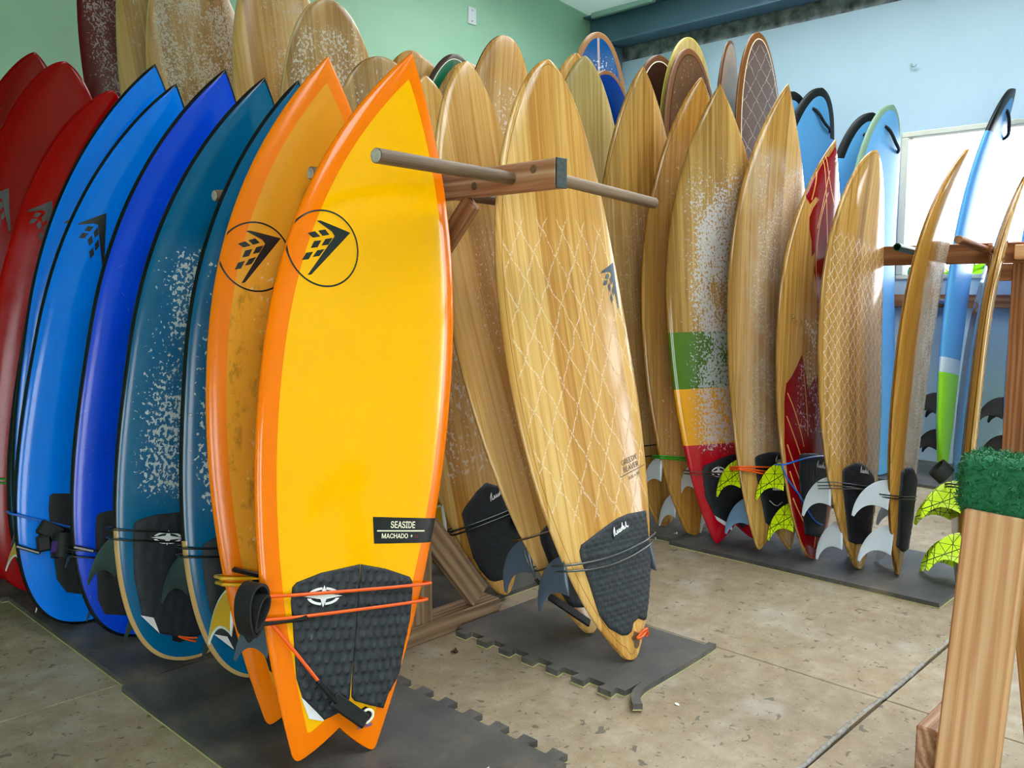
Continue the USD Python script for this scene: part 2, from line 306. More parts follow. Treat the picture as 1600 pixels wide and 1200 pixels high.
# ------------------------------------------------------------------ the surfboard's parts
class Board:
    def __init__(b, place, kind, mat, name, label, cat='surfboard', group=None, floor=.0205, **fix):
        ox, oy, oz, lx, ly, az, L, W = place; b.dy = 0.0              # dy slides the fittings along the board
        b.s = s = Shape(L, W, **{**KIND[kind], **fix}); b.R = frame(az, [lx, ly, 1])
        v, f, lp = s.mesh(); z = (v@b.R.T)[:, 2].min(); b.o = np.array([ox, oy, floor-z])
        b.root = thing(name, label, cat, group, b.R, b.o)
        put(b.root, 'body', (v, f), mat, True, lp)
    def lp(b, xy): return np.c_[xy[:, 0], xy[:, 1], b.s.edge(xy)]
    def decal(b, poly, mat, name='emblem', h=.0009, edge=.012, parent=None, label=None):
        poly = affinity.translate(poly, 0, b.dy).intersection(b.s.poly.buffer(-.002))
        if poly.is_empty: return None
        v, f = flat(poly, edge); p = b.s.on(v[:, 0], v[:, 1], h)
        return put(parent or b.root, name, (p, f), mat, True, b.lp(v), label)
    def text(b, txt, at, height, rot, mat, name='lettering', bold=False, sx=1.0, h=.0012, parent=None):
        t = meshkit.text_mesh(txt, height, .0004, bold); v = np.array(t.vertices); c, s_ = math.cos(rot), math.sin(rot)
        x, y = v[:, 0]*sx, v[:, 1]; X, Y = at[0]+c*x-s_*y, at[1]+s_*x+c*y
        p = b.s.on(X, Y, h); p[:, 2] += v[:, 2]
        return put(parent or b.root, name, (p, np.array(t.faces)), mat)
    def pad(b, poly, mat=None, h=.005, edge=.009, relief='diamond', name='deck_pad', amp=.0022, base=0.0, dusty=False):
        poly = affinity.translate(poly, 0, b.dy).intersection(b.s.poly.buffer(-.006)); poly = max(poly.geoms, key=lambda g: g.area) if hasattr(poly, 'geoms') else poly
        v, f = grid_fill(poly, edge); x, y = v[:, 0], v[:, 1]; d = shapely.distance(shapely.points(v), poly.exterior)
        tri = lambda a: np.abs(a-np.floor(a)-.5)*2
        if relief == 'drop':
            r = np.floor(y/.027); X = (x/.024+.5*(r % 2))%1-.5; Y = (y/.027) % 1-.5
            k = np.clip(1-np.hypot(X*1.5, (Y-.1)*1.05)/.5, 0, 1); z = np.clip(k*3, 0, 1)*np.clip(.5-Y, 0, 1)
        elif relief == 'shingle':
            r = np.floor(y/.017); X = (x/.03+.5*(r % 2)) % 1; z = (1-(y/.017) % 1)*np.clip(tri(X)*3, 0, 1)
        else:
            z = np.minimum(np.clip(tri((x+y)/.02)*2, 0, 1), np.clip(tri((x-y)/.02)*2, 0, 1))
        z = z*np.clip(d/.006, 0, 1)*amp; roundoff = np.sqrt(np.clip(d/.004, 0, 1))*h*.4+h*.6
        top = b.s.on(x, y, 0); top[:, 2] += roundoff+z+base
        de = np.vstack([f[:, [0, 1]], f[:, [1, 2]], f[:, [2, 0]]]); ds = np.sort(de, 1); key = ds[:, 0].astype(np.int64)*(len(v)+1)+ds[:, 1]; _, inv, ct = np.unique(key, return_inverse=True, return_counts=True); de = de[ct[inv] == 1]
        low = b.s.on(x, y, -.001); n = len(v); V = np.vstack([top, low]); F = np.vstack([f, np.stack([de[:, 1], de[:, 0], de[:, 0]+n], 1), np.stack([de[:, 1], de[:, 0]+n, de[:, 1]+n], 1)])
        b.last = put(b.root, name, (V, F), mat or M['pad'], 55, None) if mat is not None else put(b.root, name, (V, F), M['pad_dusty' if dusty else 'pad'], True, np.tile(b.lp(v), (2, 1)))
        return b.last
    def fin(b, x, y, mat, hgt=.12, base=.115, sweep=.105, cant=7, toe=3, tipw=.42, name='fin'):
        ns, nc = 18, 17; S_, Cc = np.meshgrid(np.linspace(0, 1, ns), np.linspace(0, 1, nc), indexing='ij')
        a = S_*np.pi/2; yt = .04*base-sweep; ly, lz = base/2-(base/2-yt)*(1-np.cos(a)), hgt*np.sin(a)
        ty, tz = (1-S_)**2*(-base/2)+2*S_*(1-S_)*(-base*.18)+S_**2*(yt-.004), 2*S_*(1-S_)*.66*hgt+S_**2*.92*hgt
        yy, zz = ly+(ty-ly)*Cc, lz+(tz-lz)*Cc; th = .0045*(1-.7*S_)*np.sin(np.pi*Cc)**.7+.0004
        P = lambda sg: np.stack([sg*th, yy, -zz], -1).reshape(-1, 3)
        v = np.vstack([P(1), P(-1)]); n = ns*nc; i = np.arange(ns-1)[:, None]*nc; j = np.arange(nc-1)[None]
        q = np.stack([i+j, i+j+1, i+nc+j+1, i+nc+j], -1).reshape(-1, 4); rim = np.r_[np.arange(nc), np.arange(1, ns)*nc+nc-1, (ns-1)*nc+np.arange(nc-2, -1, -1), np.arange(ns-2, 0, -1)*nc]
        r2 = np.roll(rim, -1); f = np.vstack([q[:, [0, 2, 1]], q[:, [0, 3, 2]], q[:, [0, 1, 2]]+n, q[:, [0, 2, 3]]+n, np.stack([rim, r2, r2+n], 1), np.stack([rim, r2+n, rim+n], 1)])
        flatc = np.stack([yy, -zz], -1).reshape(-1, 2); outl = Polygon(flatc[rim]).buffer(0); ed = shapely.distance(shapely.points(flatc), outl.exterior)
        lp = np.tile(np.c_[ed, flatc], (2, 1)); c, k = np.radians(cant)*np.sign(x) if x else 0.0, np.radians(toe)*np.sign(x) if x else 0.0
        Ry = np.array([[np.cos(c), 0, -np.sin(c)], [0, 1, 0], [np.sin(c), 0, np.cos(c)]]); Rz = np.array([[np.cos(k), -np.sin(k), 0], [np.sin(k), np.cos(k), 0], [0, 0, 1]])
        v = v@(Rz@Ry).T+b.s.on(np.array(x), np.array(y), .004, True)
        return put(b.root, name, (v, f), mat, True, lp)
    def fins(b, mat, side=(.63, .30), rear=(.30, .13), **kw):
        for sg in (-1, 1):
            b.fin(sg*side[0]*b.s.W/2, side[1], mat, **kw)
        if rear:
            for sg in ((-1, 1) if rear[0] else (0,)): b.fin(sg*rear[0]*b.s.W/2, rear[1], mat, **{**kw, 'hgt': kw.get('hgt', .115)*.92})
    def around(b, yl, yr, r, out=.004, back=.03, sag=0.0):
        """A loop round the board: over the deck from left rail to right, back under the bottom."""
        yl, yr = yl+b.dy, yr+b.dy; u = np.sin(np.linspace(-np.pi/2, np.pi/2, 26)); y = (yl+yr)/2+(yr-yl)/2*u-sag*(1-u*u); w = b.s.hw(y/b.s.L)
        top = b.s.on(u*w, y, r+.001+out); top[:, 0] = u*(w+r+out)
        ub = u[::-1]; yb = (yl+yr)/2+(yr-yl)/2*ub; wb = b.s.hw(yb/b.s.L); bt = b.s.on(ub*wb, yb, -r-back, True); bt[:, 0] = ub*(wb+r+out)
        return np.vstack([top, bt[1:-1]])
    def leash(b, loops, r, mat, name='leash', label=None):
        m = cat(*[tube(b.around(*l[:2], r, **(l[2] if len(l) > 2 else {})), r, 8, True) for l in loops])
        b.lea = put(b.root, name, m, mat, True, None, label); return b.lea
    def cord(b, pts, r, mat, name='cord', parent=None, n=24, lift=None):
        p = spline([list(b.s.on(np.array(q[0]), np.array(q[1]+b.dy), q[2])) for q in pts], n)
        return put(parent or b.root, name, tube(p, r, 8), mat, True)
    def strap(b, p, q, w, t, mat, h=.012, name='cuff', parent=None):
        P, Q = b.s.on(np.array(p[0]), np.array(p[1]+b.dy), h), b.s.on(np.array(q[0]), np.array(q[1]+b.dy), h)
        return put(parent or b.root, name, slab(P, Q, w, t, (0, 0, 1), min(w, t)*.3)[0], mat)
    def loop(b, x, y, w, h, dep, th, tilt, up, parent):
        """A neoprene cuff closed on itself: a teardrop band seen down its axis."""
        a = np.linspace(0, 2*np.pi, 40, endpoint=False); r = np.c_[w*np.sin(a)*(1+.35*np.cos(a)), h*np.cos(a)]
        m = prism(Polygon(r).buffer(th/2).difference(Polygon(r).buffer(-th/2)), dep, -dep/2); m.apply_transform(trimesh.transformations.euler_matrix(*tilt))
        m.apply_translation((x, y, b.s.on(np.clip(x, -b.s.W/2, b.s.W/2), np.array(y), up)[2])); return put(parent, 'cuff', m, M['neoprene'], 40)
    def cuff(b, x, y, mat, rx=.03, ry=.042, dep=.05, th=.006, tilt=(0, 0, 0), h=.03, name='cuff', parent=None):
        ring = affinity.scale(Point(0, 0).buffer(1, 10), rx, ry).difference(affinity.scale(Point(0, 0).buffer(1, 10), rx-th, ry-th))
        m = prism(ring, dep, -dep/2); m.apply_transform(trimesh.transformations.euler_matrix(*tilt)); c = b.s.on(np.clip(x, -b.s.W/2, b.s.W/2), np.array(y+b.dy), h); c[0] = x
        m.apply_translation(c); return put(parent or b.root, name, m, mat, 40)
def pg(*p): return Polygon(p).buffer(0)
def soft_pad(top, bot, wt, wb, dome=.035, n=14, notch=.0):
    """A tail pad's outline: domed top edge, tapering sides, bottom edge with a tail kick."""
    x = np.linspace(-1, 1, n); up = [(wt*a, top-dome*abs(a)**2.2) for a in x]; dn = [(wb*a, bot+notch*(1-abs(a))) for a in x[::-1]]
    return Polygon(up+dn).buffer(-.012).buffer(.012)
def ring(c, r, w, sx=1.0): return affinity.scale(Point(*c).buffer(r, 32).difference(Point(*c).buffer(r-w, 32)), sx, 1)
def star(c, w, h, rot=0.0):
    """A four-pointed star in two arcs."""
    k = .16; s = Polygon([(0, .62), (.16, .16), (1, 0), (.16, -.16), (0, -.62), (-.16, -.16), (-1, 0), (-.16, .16)])
    el = affinity.scale(Point(0, 0).buffer(1, 24), .84, .50).difference(affinity.scale(Point(0, 0).buffer(1, 24), .67, .36))
    cut = el.difference(Polygon([(-2, -.11), (2, -.11), (2, .11), (-2, .11)])).difference(Polygon([(-.1, -2), (.1, -2), (.1, 2), (-.1, 2)]))
    g = shapely.union_all([s, cut]); return affinity.translate(affinity.rotate(affinity.scale(g, w/2, h/1.24, origin=(0, 0)), rot, origin=(0, 0)), *c)
ARROW = [Polygon(p) for p in ([(-0.2006, 1.282), (-0.1915, 1.2848), (-0.1079, 1.2747), (-0.1976, 1.147), (-0.2071, 1.1436), (-0.1494, 1.2551), (-0.1581, 1.2645)],
    [(-0.2194, 1.2465), (-0.2014, 1.255), (-0.1865, 1.2455), (-0.2047, 1.2381)], [(-0.1936, 1.2582), (-0.1764, 1.2659), (-0.1635, 1.2556), (-0.181, 1.2482)],
    [(-0.2005, 1.2305), (-0.1824, 1.2367), (-0.1905, 1.2169), (-0.2072, 1.2116)], [(-0.1725, 1.2425), (-0.154, 1.2498), (-0.1631, 1.23), (-0.1808, 1.2239)],
    [(-0.2168, 1.1971), (-0.2, 1.2035), (-0.209, 1.1826), (-0.2253, 1.1773)], [(-0.1903, 1.2092), (-0.1714, 1.2172), (-0.1829, 1.197), (-0.1997, 1.1905)])]
def arrow(dx=0.0, dy=0.0, rot=0.0, k=1.0):
    g = shapely.union_all(ARROW); return affinity.translate(affinity.scale(affinity.rotate(g, rot, origin=(-.177, 1.218)), k, k, origin=(-.177, 1.218)), dx, dy)
SCRIPT = [[(0, 0), (.05, .5), (.16, .95), (.12, .5), (.1, .05), (.2, .02), (.26, .4)], [(.27, .4), (.28, .05), (.34, .1), (.38, .42), (.39, .05), (.45, .1)], [(.46, .35), (.47, .05), (.52, .12), (.55, .4)], [(.55, .1), (.6, .4), (.7, .9), (.66, .45), (.64, .08)], [(.64, .3), (.74, .4), (.7, .08), (.82, .12)], [(.82, .1), (.92, .75), (.88, .3), (.94, .02), (1.0, .12)]]
def script(c, w, h, rot=0.0):
    """Short brush-written script, as strokes."""
    g = shapely.union_all([LineString([(x*w, y*h) for x, y in s]).buffer(h*.085, 3) for s in SCRIPT]); return affinity.translate(affinity.rotate(g, rot, origin=(0, 0)), *c)

# ------------------------------------------------------------------ materials of the place
def concrete():
    n = Nodes(); p = n('texture_coordinate', 'object'); a = n.noise(p, 1.3, 5, .6); b = n.noise(p, 14, 5, .65); c = n.noise(n.sc(p, 1, 1, 1, (7, 3, 0)), 3.2, 3, .6)
    col = n.ramp(n.m('add', n.m('multiply', a, .55), n.m('multiply', b, .45)), (.3, S(122, 106, 86)), (.5, S(154, 138, 114)), (.7, S(182, 170, 150)))
    col = n.mix(n.m('multiply', n.step(c, .52, .72), .45), col, S(188, 184, 180)); col = n.mix(n.m('multiply', n.step(c, .28, .46, 1, 0), .35), col, S(150, 122, 88))
    for sc, lo, hi, k, dark in ((26, .655, .70, .75, S(82, 76, 68)), (60, .66, .71, .6, S(72, 66, 60)), (150, .64, .72, .4, S(96, 88, 78)), (120, .66, .73, .35, S(208, 202, 190))):
        col = n.mix(n.m('multiply', n.step(n.noise(n.sc(p, 1, 1, 1, (sc, sc*.3, 0)), sc, 2, .45, .8), lo, hi), k), col, dark)
    return n.end('concrete', col, .55, normal=n.bump(n.noise(p, 90, 4, .7), .25, .002))
def timber_mat(name, a, b, c, seed=0.0):
    n = Nodes(); v = n.at(); d = n.noise(n.sc(v, 9, 1.1, 9, (seed, seed, 0)), 1, 3, .5)
    w = n('wave_texture', 'fac', vector=n.sc(v, 1, .06, 1, (.03+seed*.01, seed, .05)), wave_type='rings', rings_direction='y', scale=13.0, distortion=8.0, detail=2.5, detail_scale=1.2)
    g = n.noise(n.sc(v, 320, 5, 320), 1, 3, .6); st = n.noise(n.sc(v, 75, 1.4, 75, (seed*3, 0, seed)), 1, 5, .6, 2.2); f = n.m('add', n.m('multiply', w, .26), n.m('add', n.m('multiply', d, .2), n.m('add', n.m('multiply', st, .42), n.m('multiply', g, .12))))
    return n.end(name, n.ramp(f, (.28, a), (.48, b), (.7, c)), .6, normal=n.bump(g, .2, .001))
def rubber():
    n = Nodes(); p = n('texture_coordinate', 'object'); d = n.noise(p, 5, 5, .65); e = n.noise(p, 2, 2)
    w1 = n('wave_texture', 'fac', vector=p, wave_type='bands', bands_direction='x', scale=60.0); w2 = n('wave_texture', 'fac', vector=p, wave_type='bands', bands_direction='y', scale=60.0)
    ck = n('checker_texture', 'fac', vector=p, scale=55.0)
    h = n('mix_float', 'result', fac=ck, a=w1, b=w2)
    col = n.ramp(n.m('add', n.m('multiply', d, .7), n.m('multiply', e, .3)), (.36, S(62, 63, 65)), (.52, S(84, 83, 82)), (.70, S(128, 116, 100)))
    return n.end('mat_rubber', col, .5, normal=n.bump(h, .5, .0012))
M['concrete'] = concrete(); M['rubber'] = rubber(); M['mat_under'] = speckled('mat_underside', S(178, 172, 120), S(198, 190, 140), 60, .7)
M['timber'] = timber_mat('rack_timber', S(108, 82, 60), S(138, 110, 84), S(168, 140, 110)); M['timber_red'] = timber_mat('red_brown_timber', S(104, 62, 36), S(146, 94, 56), S(178, 124, 82), 1.7)
M['timber_light'] = timber_mat('light_timber', S(192, 134, 90), S(214, 162, 116), S(228, 188, 146), .6); M['timber_grey'] = timber_mat('grey_dowel', S(92, 70, 52), S(120, 96, 74), S(146, 120, 96), 2.2)
M['timber_red2'] = timber_mat('weathered_beam', S(140, 92, 66), S(180, 132, 102), S(210, 176, 152), 3.1)
M['ply'] = timber_mat('plywood', S(150, 104, 48), S(178, 130, 68), S(196, 150, 90), 4.0)
M['end_paint'] = speckled('dark_end_paint', S(30, 38, 38), S(60, 72, 70), 90, .5); M['green_pipe'] = plain('green_pipe', S(10, 72, 60), .35)
M['green_wall'] = speckled('green_plaster', S(156, 200, 170), S(163, 207, 177), 3, .6, .12, .002); M['blue_wall'] = speckled('blue_board', S(182, 211, 230), S(190, 217, 235), 2.2, .5, .05)
M['ceiling_white'] = speckled('white_ceiling', S(196, 204, 198), S(214, 220, 214), 2, .7); M['steel_blue'] = speckled('blue_grey_steel_paint', S(82, 112, 136), S(92, 122, 146), 4, .45, .05)
M['gap'] = speckled('weathered_strip', S(60, 58, 58), S(170, 176, 182), 9, .8); M['frame_cream'] = speckled('cream_frame_paint', S(222, 226, 206), S(232, 234, 218), 8, .5)
M['switch'] = plain('white_switch', S(226, 232, 236), .35); M['conduit'] = plain('pale_green_paint', S(160, 190, 182), .45)
M['ground'] = speckled('yard_concrete', S(150, 146, 138), S(172, 168, 160), 2, .8); M['sealant'] = speckled('grey_joint_sealant', S(116, 112, 108), S(168, 164, 158), 60, .8, .5); M['bed'] = plain('joint_dirt', S(40, 36, 32), .9)
def glass():
    n = Nodes(); a = n('transparent_bsdf', 'BSDF', color=(.98, .99, 1.0)); b = n('glossy_bsdf', 'BSDF', roughness=.02); f = n('fresnel', 'fac', IOR=1.45)
    return usdkit.material(stage, '/World/Looks/window_glass', n.n, n.l+[(str(a), 'mx.closure1'), (str(b), 'mx.closure2'), (str(f), 'mx.fac')], surface='mx.closure') if n.n.update({'mx': ('mix_closure', {})}) is None else None
M['glass'] = glass()
def leaf_mat(name, c):
    n = Nodes(); a = n('diffuse_bsdf', 'BSDF', color=c); b = n('translucent_bsdf', 'BSDF', color=c); n.n['mx'] = ('mix_closure', {'fac': .5})
    return usdkit.material(stage, f'/World/Looks/{name}', n.n, n.l+[(str(a), 'mx.closure1'), (str(b), 'mx.closure2')], surface='mx.closure')
M['ceiling_sheet'] = leaf_mat('translucent_white_sheet', S(180, 190, 186))
M['leaf1'] = leaf_mat('yellow_green_leaf', S(170, 215, 50)); M['leaf2'] = leaf_mat('deep_green_leaf', S(40, 120, 70))

# ------------------------------------------------------------------ the room
XW, YW, XL, YF = 6.2, 4.92, -3.0, -3.2
fl = thing('floor', 'speckled tan concrete floor cut into slabs by straight joints', 'floor', kind='structure')
xs, ys = [XL-.2, 2.455, 8.0], [YF, .9, 2.557, YW+.1]
for i in range(2):
    for j in range(3):
        put(fl, 'slab', box((xs[i]+.002, ys[j]+.0018, -.12), (xs[i+1]-.002, ys[j+1]-(.009 if j == 0 else .0018), 0), .002), M['concrete'])
put(fl, 'joint_bed', box((XL, YF, -.12), (XW, YW, -.03)), M['bed'])
jx = np.linspace(1.2, 5.6, 90); put(fl, 'joint_filler', tube(np.c_[jx, .9075+.003*np.sin(jx*9)+RNG.normal(0, .0012, 90), np.full(90, -.0045)], .0072+RNG.normal(0, .0014, 90), 8), M['sealant'], True)
g = put('/World', 'ground', box((-30, -40, -.5), (40, 40, -.125)), M['ground']); tag(g, 'pale yard ground outside the building', 'ground', kind='structure')
g = put('/World', 'wall_back', box((XL-.2, YW, -.1), (XW+.2, YW+.15, 4.6)), M['green_wall']); tag(g, 'pale green painted back wall', 'wall', kind='structure')
g = put('/World', 'wall_left', cat(box((XL-.15, -1.2, -.1), (XL, YW, 4.6)), box((XL-.15, YF, 2.2), (XL, -1.2, 4.6))), M['green_wall']); tag(g, 'pale green side wall with a wide opening outside the frame', 'wall', kind='structure')
g = put('/World', 'wall_front', cat(box((-1.1, YF-.15, -.1), (XW+.2, YF, 4.6)), box((XL-.2, YF-.15, -.1), (-2.2, YF, 4.6)), box((-2.2, YF-.15, 2.4), (-1.1, YF, 4.6))), M['green_wall']); tag(g, 'green front wall with a wide doorway behind the camera', 'wall', kind='structure')
WY0, WY1, WZ0, WZ1 = .35, 2.313, 1.235, 2.213
wr = thing('wall_right', 'pale blue panelled side wall with a bright window', 'wall', kind='structure')
for lo, hi in (((WY1, -.1), (YW, 3.083)), ((YF, -.1), (-1.5, 3.083)), ((-1.5, 2.3), (-.6, 3.083)), ((-.6, -.1), (WY0, 3.083)), ((WY0, -.1), (WY1, WZ0)), ((WY0, WZ1), (WY1, 3.083))):
    put(wr, 'panel', box((XW, lo[0], lo[1]), (XW+.12, hi[0], hi[1])), M['blue_wall'])
put(wr, 'upper_band', box((XW+.02, YF, 3.083), (XW+.12, YW, 4.2)), M['gap'])
hook = spline([(XW-.001, 2.27, 2.655), (XW-.03, 2.262, 2.64), (XW-.034, 2.245, 2.63), (XW-.02, 2.235, 2.645)], 14)
g = put('/World', 'wall_hook', tube(hook, .0045, 6), M['conduit'], True); tag(g, 'tiny bent hook on the blank blue wall above the window', 'hook')
w = thing('window_1', 'overexposed window with cream frame in the blue wall', 'window', kind='structure')
for lo, hi in (((WY0, WZ1-.035), (WY1, WZ1)), ((WY0, WZ0), (WY1, WZ0+.03)), ((WY1-.045, WZ0+.03), (WY1, WZ1-.035)), ((WY0, WZ0+.03), (WY0+.045, WZ1-.035))):
    put(w, 'frame', box((XW-.012, lo[0], lo[1]), (XW+.09, hi[0], hi[1]), .004), M['frame_cream'])
put(w, 'pane', box((XW+.05, WY0+.04, WZ0+.03), (XW+.056, WY1-.045, WZ1-.035)), M['glass'])
ce = thing('ceiling', 'white panelled sloping ceiling', 'ceiling', kind='structure')
cz = lambda x: 3.47+(XW-x)*.1
SKYLIGHTS = {(1, 1), (1, 0), (2, 2), (4, 2)}                        # roof openings over the aisle, above the frame
rf = thing('roof', 'roof deck over the ceiling panels with four open skylights', 'roof', kind='structure')
for i in range(8):
    x1, x0 = XW+.2-i*1.22, max(XL-.2, XW+.2-(i+1)*1.22)
    for j, (y0, y1) in enumerate(((2.48, YW), (0.04, 2.48), (-2.4, .04), (YF, -2.4))):
        if (i, j) == (1, 0): y0 = 4.0                              # a short skylight
        elif (i, j) in SKYLIGHTS: continue
        hull = lambda e, a, b_: trimesh.convex.convex_hull(np.array([[x, y, cz(x)+t] for x in (x0+e, x1-e) for y in (y0+e, y1-e) for t in (a, b_)]))
        put(ce, 'ceiling_panel', hull(.003, 0, .012 if (i, j) == (0, 0) else .05), M['ceiling_sheet'] if (i, j) == (0, 0) else M['ceiling_white'])
        if (i, j) != (0, 0): put(rf, 'roof_panel', hull(0, .055, .2), M['gap'])
prof = [(0, 0), (.2, 0), (.2, .014), (.107, .014), (.107, .246), (.2, .246), (.2, .26), (0, .26), (0, .246), (.093, .246), (.093, .014), (0, .014)]
bm = prism(Polygon(prof), YW-YF); bm.apply_transform(np.array([[1, 0, 0, XW-.2], [0, 0, 1, YF], [0, 1, 0, 3.2], [0, 0, 0, 1.]])); bm.fix_normals()
bm.vertices[:, 0] -= .012
g = put('/World', 'steel_beam', bm, M['steel_blue']); tag(g, 'blue grey steel beam along the top of the blue wall', 'beam', kind='structure')
g = put('/World', 'steel_column', box((XW-.14, YW-.27, 0), (XW-.012, YW-.02, 3.19), .006), M['steel_blue']); tag(g, 'blue grey steel column in the room corner', 'column', kind='structure')
g = put('/World', 'trim_1', box((XW-.26, 4.18, 3.415), (XW-.215, 4.8, 3.458), .006), M['conduit']); tag(g, 'pale strip under the ceiling beside the steel beam', 'trim', kind='structure')
g = thing('wall_switch', 'white blank switch plate on the green wall', 'switch', o=(4.687, YW, 3.187))
put(g, 'plate', box((-.042, -.008, -.062), (.042, 0, .062), .003), M['switch']); put(g, 'screw', box((-.004, -.0095, -.042), (.004, -.007, -.034)), M['metal']); put(g, 'screw', box((-.004, -.0095, .034), (.004, -.007, .042)), M['metal'])

# plants outside the window
def leaves(t, n, mat, size, spread, off=(0, 0, 0)):
    for i in range(n):
        a, e = RNG.uniform(0, 2*np.pi), RNG.uniform(.15, 1.15); L = size*RNG.uniform(.7, 1.2); d = np.array([math.cos(a)*math.cos(e), math.sin(a)*math.cos(e), math.sin(e)])
        s = np.cross(d, (0, 0, 1)); s /= np.linalg.norm(s); base = RNG.normal(0, spread, 3)*(.5, 1, .6)+np.array(off); k = np.linspace(0, 1, 7); wd = L*.16*np.sin(np.pi*np.clip(k, .03, 1))**.8
        mid = base+np.outer(k*L, d)-np.outer(.35*L*k*k, (0, 0, 1)); up = np.cross(s, d)
        v = np.vstack([mid+np.outer(wd, s)+np.outer(wd*.2, up), mid, mid-np.outer(wd, s)+np.outer(wd*.2, up), mid-np.outer(k*0+.002, up)]); f = []
        for j in range(6): f += [(j, j+1, 8+j), (j, 8+j, 7+j), (7+j, 8+j, 15+j), (7+j, 15+j, 14+j), (14+j, 15+j, 22+j), (14+j, 22+j, 21+j), (21+j, 22+j, 1+j), (21+j, 1+j, j)]
        put(t, 'leaf', (v, np.array(f)), mat, True)
t = thing('garden_shrub', 'sunlit shrub with yellow green and deep green leaves outside the window', 'shrub', o=(7.0, 2.2, 1.12))
leaves(t, 50, M['leaf1'], .36, .16); leaves(t, 26, M['leaf2'], .3, .07, (-.2, .2, .05))
put(t, 'stem', tube(np.array([(0, 0, -1.24), (.02, .01, -.6), (0, 0, .1)]), (.03, .025, .015), 8), M['timber_red'], True)

# ------------------------------------------------------------------ floor mats
def mat_tile(name, label, x0, x1, y0, y1, teeth='', pitch=.098, warp=None, group='puzzle edged floor mats'):
    """A puzzle-edged rubber tile. teeth: which of l r n f (x0, x1, y0, y1) carry knobs."""
    P = box2 = Polygon([(x0, y0), (x1, y0), (x1, y1), (x0, y1)]); d = .034
    def knobs(a, b, out):
        a, b, out = np.array(a), np.array(b), np.array(out); L = np.linalg.norm(b-a); t = (b-a)/L; k = int(L/pitch); add, sub = [], []
        for i in range(k):
            c = a+t*((i+.5)*L/k); w0, w1 = pitch*.2, pitch*.27
            add.append(Polygon([c-t*w0-out*.004, c+t*w0-out*.004, c+t*w1+out*d, c-t*w1+out*d]))
        return shapely.union_all(add)
    if 'l' in teeth: P = P.union(knobs((x0, y0), (x0, y1), (-1, 0)))
    if 'r' in teeth: P = P.union(knobs((x1, y0), (x1, y1), (1, 0)))
    if 'n' in teeth: P = P.union(knobs((x0, y0), (x1, y0), (0, -1)))
    if 'f' in teeth: P = P.union(knobs((x0, y1), (x1, y1), (0, 1)))
    P = P.buffer(-.003).buffer(.006).buffer(-.003)
    t = thing(name, label, 'mat', group)
    top = prism(P.buffer(-.0015), .0165, .0035); put(t, 'top_layer', top, M['rubber'])
    put(t, 'underside', prism(P, .0034), M['mat_under'])
    return t, P
mat_tile('floor_mat', 'dark rubber mat under the foremost yellow surfboard, puzzle edge toward the aisle', .972, 1.545, 1.3, 2.497, 'r')
mat_tile('floor_mat', 'dark rubber mat under the blue and teal surfboards', .992, 1.545, 2.503, 3.555, 'r')
mat_tile('floor_mat', 'dark rubber mat under the red surfboards at the left', .97, 1.545, 3.561, 4.6, 'r')
t, _ = mat_tile('floor_mat', 'dark rubber mat with curled corner under the lattice-waxed front longboard', 1.955, 2.405, 1.432, 2.135, 'l')
curl = spline([(2.43, 1.436, .010), (2.25, 1.425, .010), (2.06, 1.42, .010), (1.985, 1.41, .011), (1.94, 1.385, .013), (1.905, 1.352, .016)], 30)
def ribbon(pts, wd, z0, h):
    v = []
    for i, p in enumerate(pts):
        tg = pts[min(i+1, len(pts)-1)]-pts[max(i-1, 0)]; tg[2] = 0; tg /= np.linalg.norm(tg); s = np.array([-tg[1], tg[0], 0]); b = np.array([p[0], p[1], p[2]-.0095+z0])
        v += [b-s*wd/2, b+s*wd/2, b+s*wd/2+(0, 0, h), b-s*wd/2+(0, 0, h)]
    f = []
    for i in range(len(pts)-1):
        for j in range(4): a, b = i*4+j, i*4+(j+1) % 4; f += [(a, b, b+4), (a, b+4, a+4)]
    k = (len(pts)-1)*4; f += [(0, 2, 1), (0, 3, 2), (k, k+1, k+2), (k, k+2, k+3)]
    m = trimesh.Trimesh(np.array(v), np.array(f), process=False); m.fix_normals(); return m
put(t, 'edge_strip', ribbon(curl, .026, .0035, .0165), M['rubber'], 40); put(t, 'edge_strip_underside', ribbon(curl, .028, 0, .0034), M['mat_under'], 40)
mat_tile('floor_mat', 'dark rubber mat behind the rack foot under the rear wooden boards', 1.9, 2.6, 2.25, 3.3, 'l')
mat_tile('floor_mat', 'dark rubber mat under the tall longboards by the green wall', 1.9, 2.6, 3.34, 4.5, 'l')
mat_tile('floor_mat', 'dark rubber mat under the right hand row of wooden boards', 3.32, 3.95, 1.03, 2.2, '')
mat_tile('floor_mat', 'dark rubber mat beyond the rainbow-banded board, further from the camera', 3.36, 3.95, 2.206, 3.35, '')
mat_tile('floor_mat', 'dark rubber mat under the far wooden longboards', 3.33, 4.0, 3.356, 4.85, '')
mat_tile('floor_mat', 'dark rubber mat beneath the dark brown longboards', 4.5, 5.15, 1.9, 4.2, '')
mat_tile('floor_mat', 'dark rubber mat along the foot of the blue wall', 5.35, 6.15, 1.2, 3.6, '')

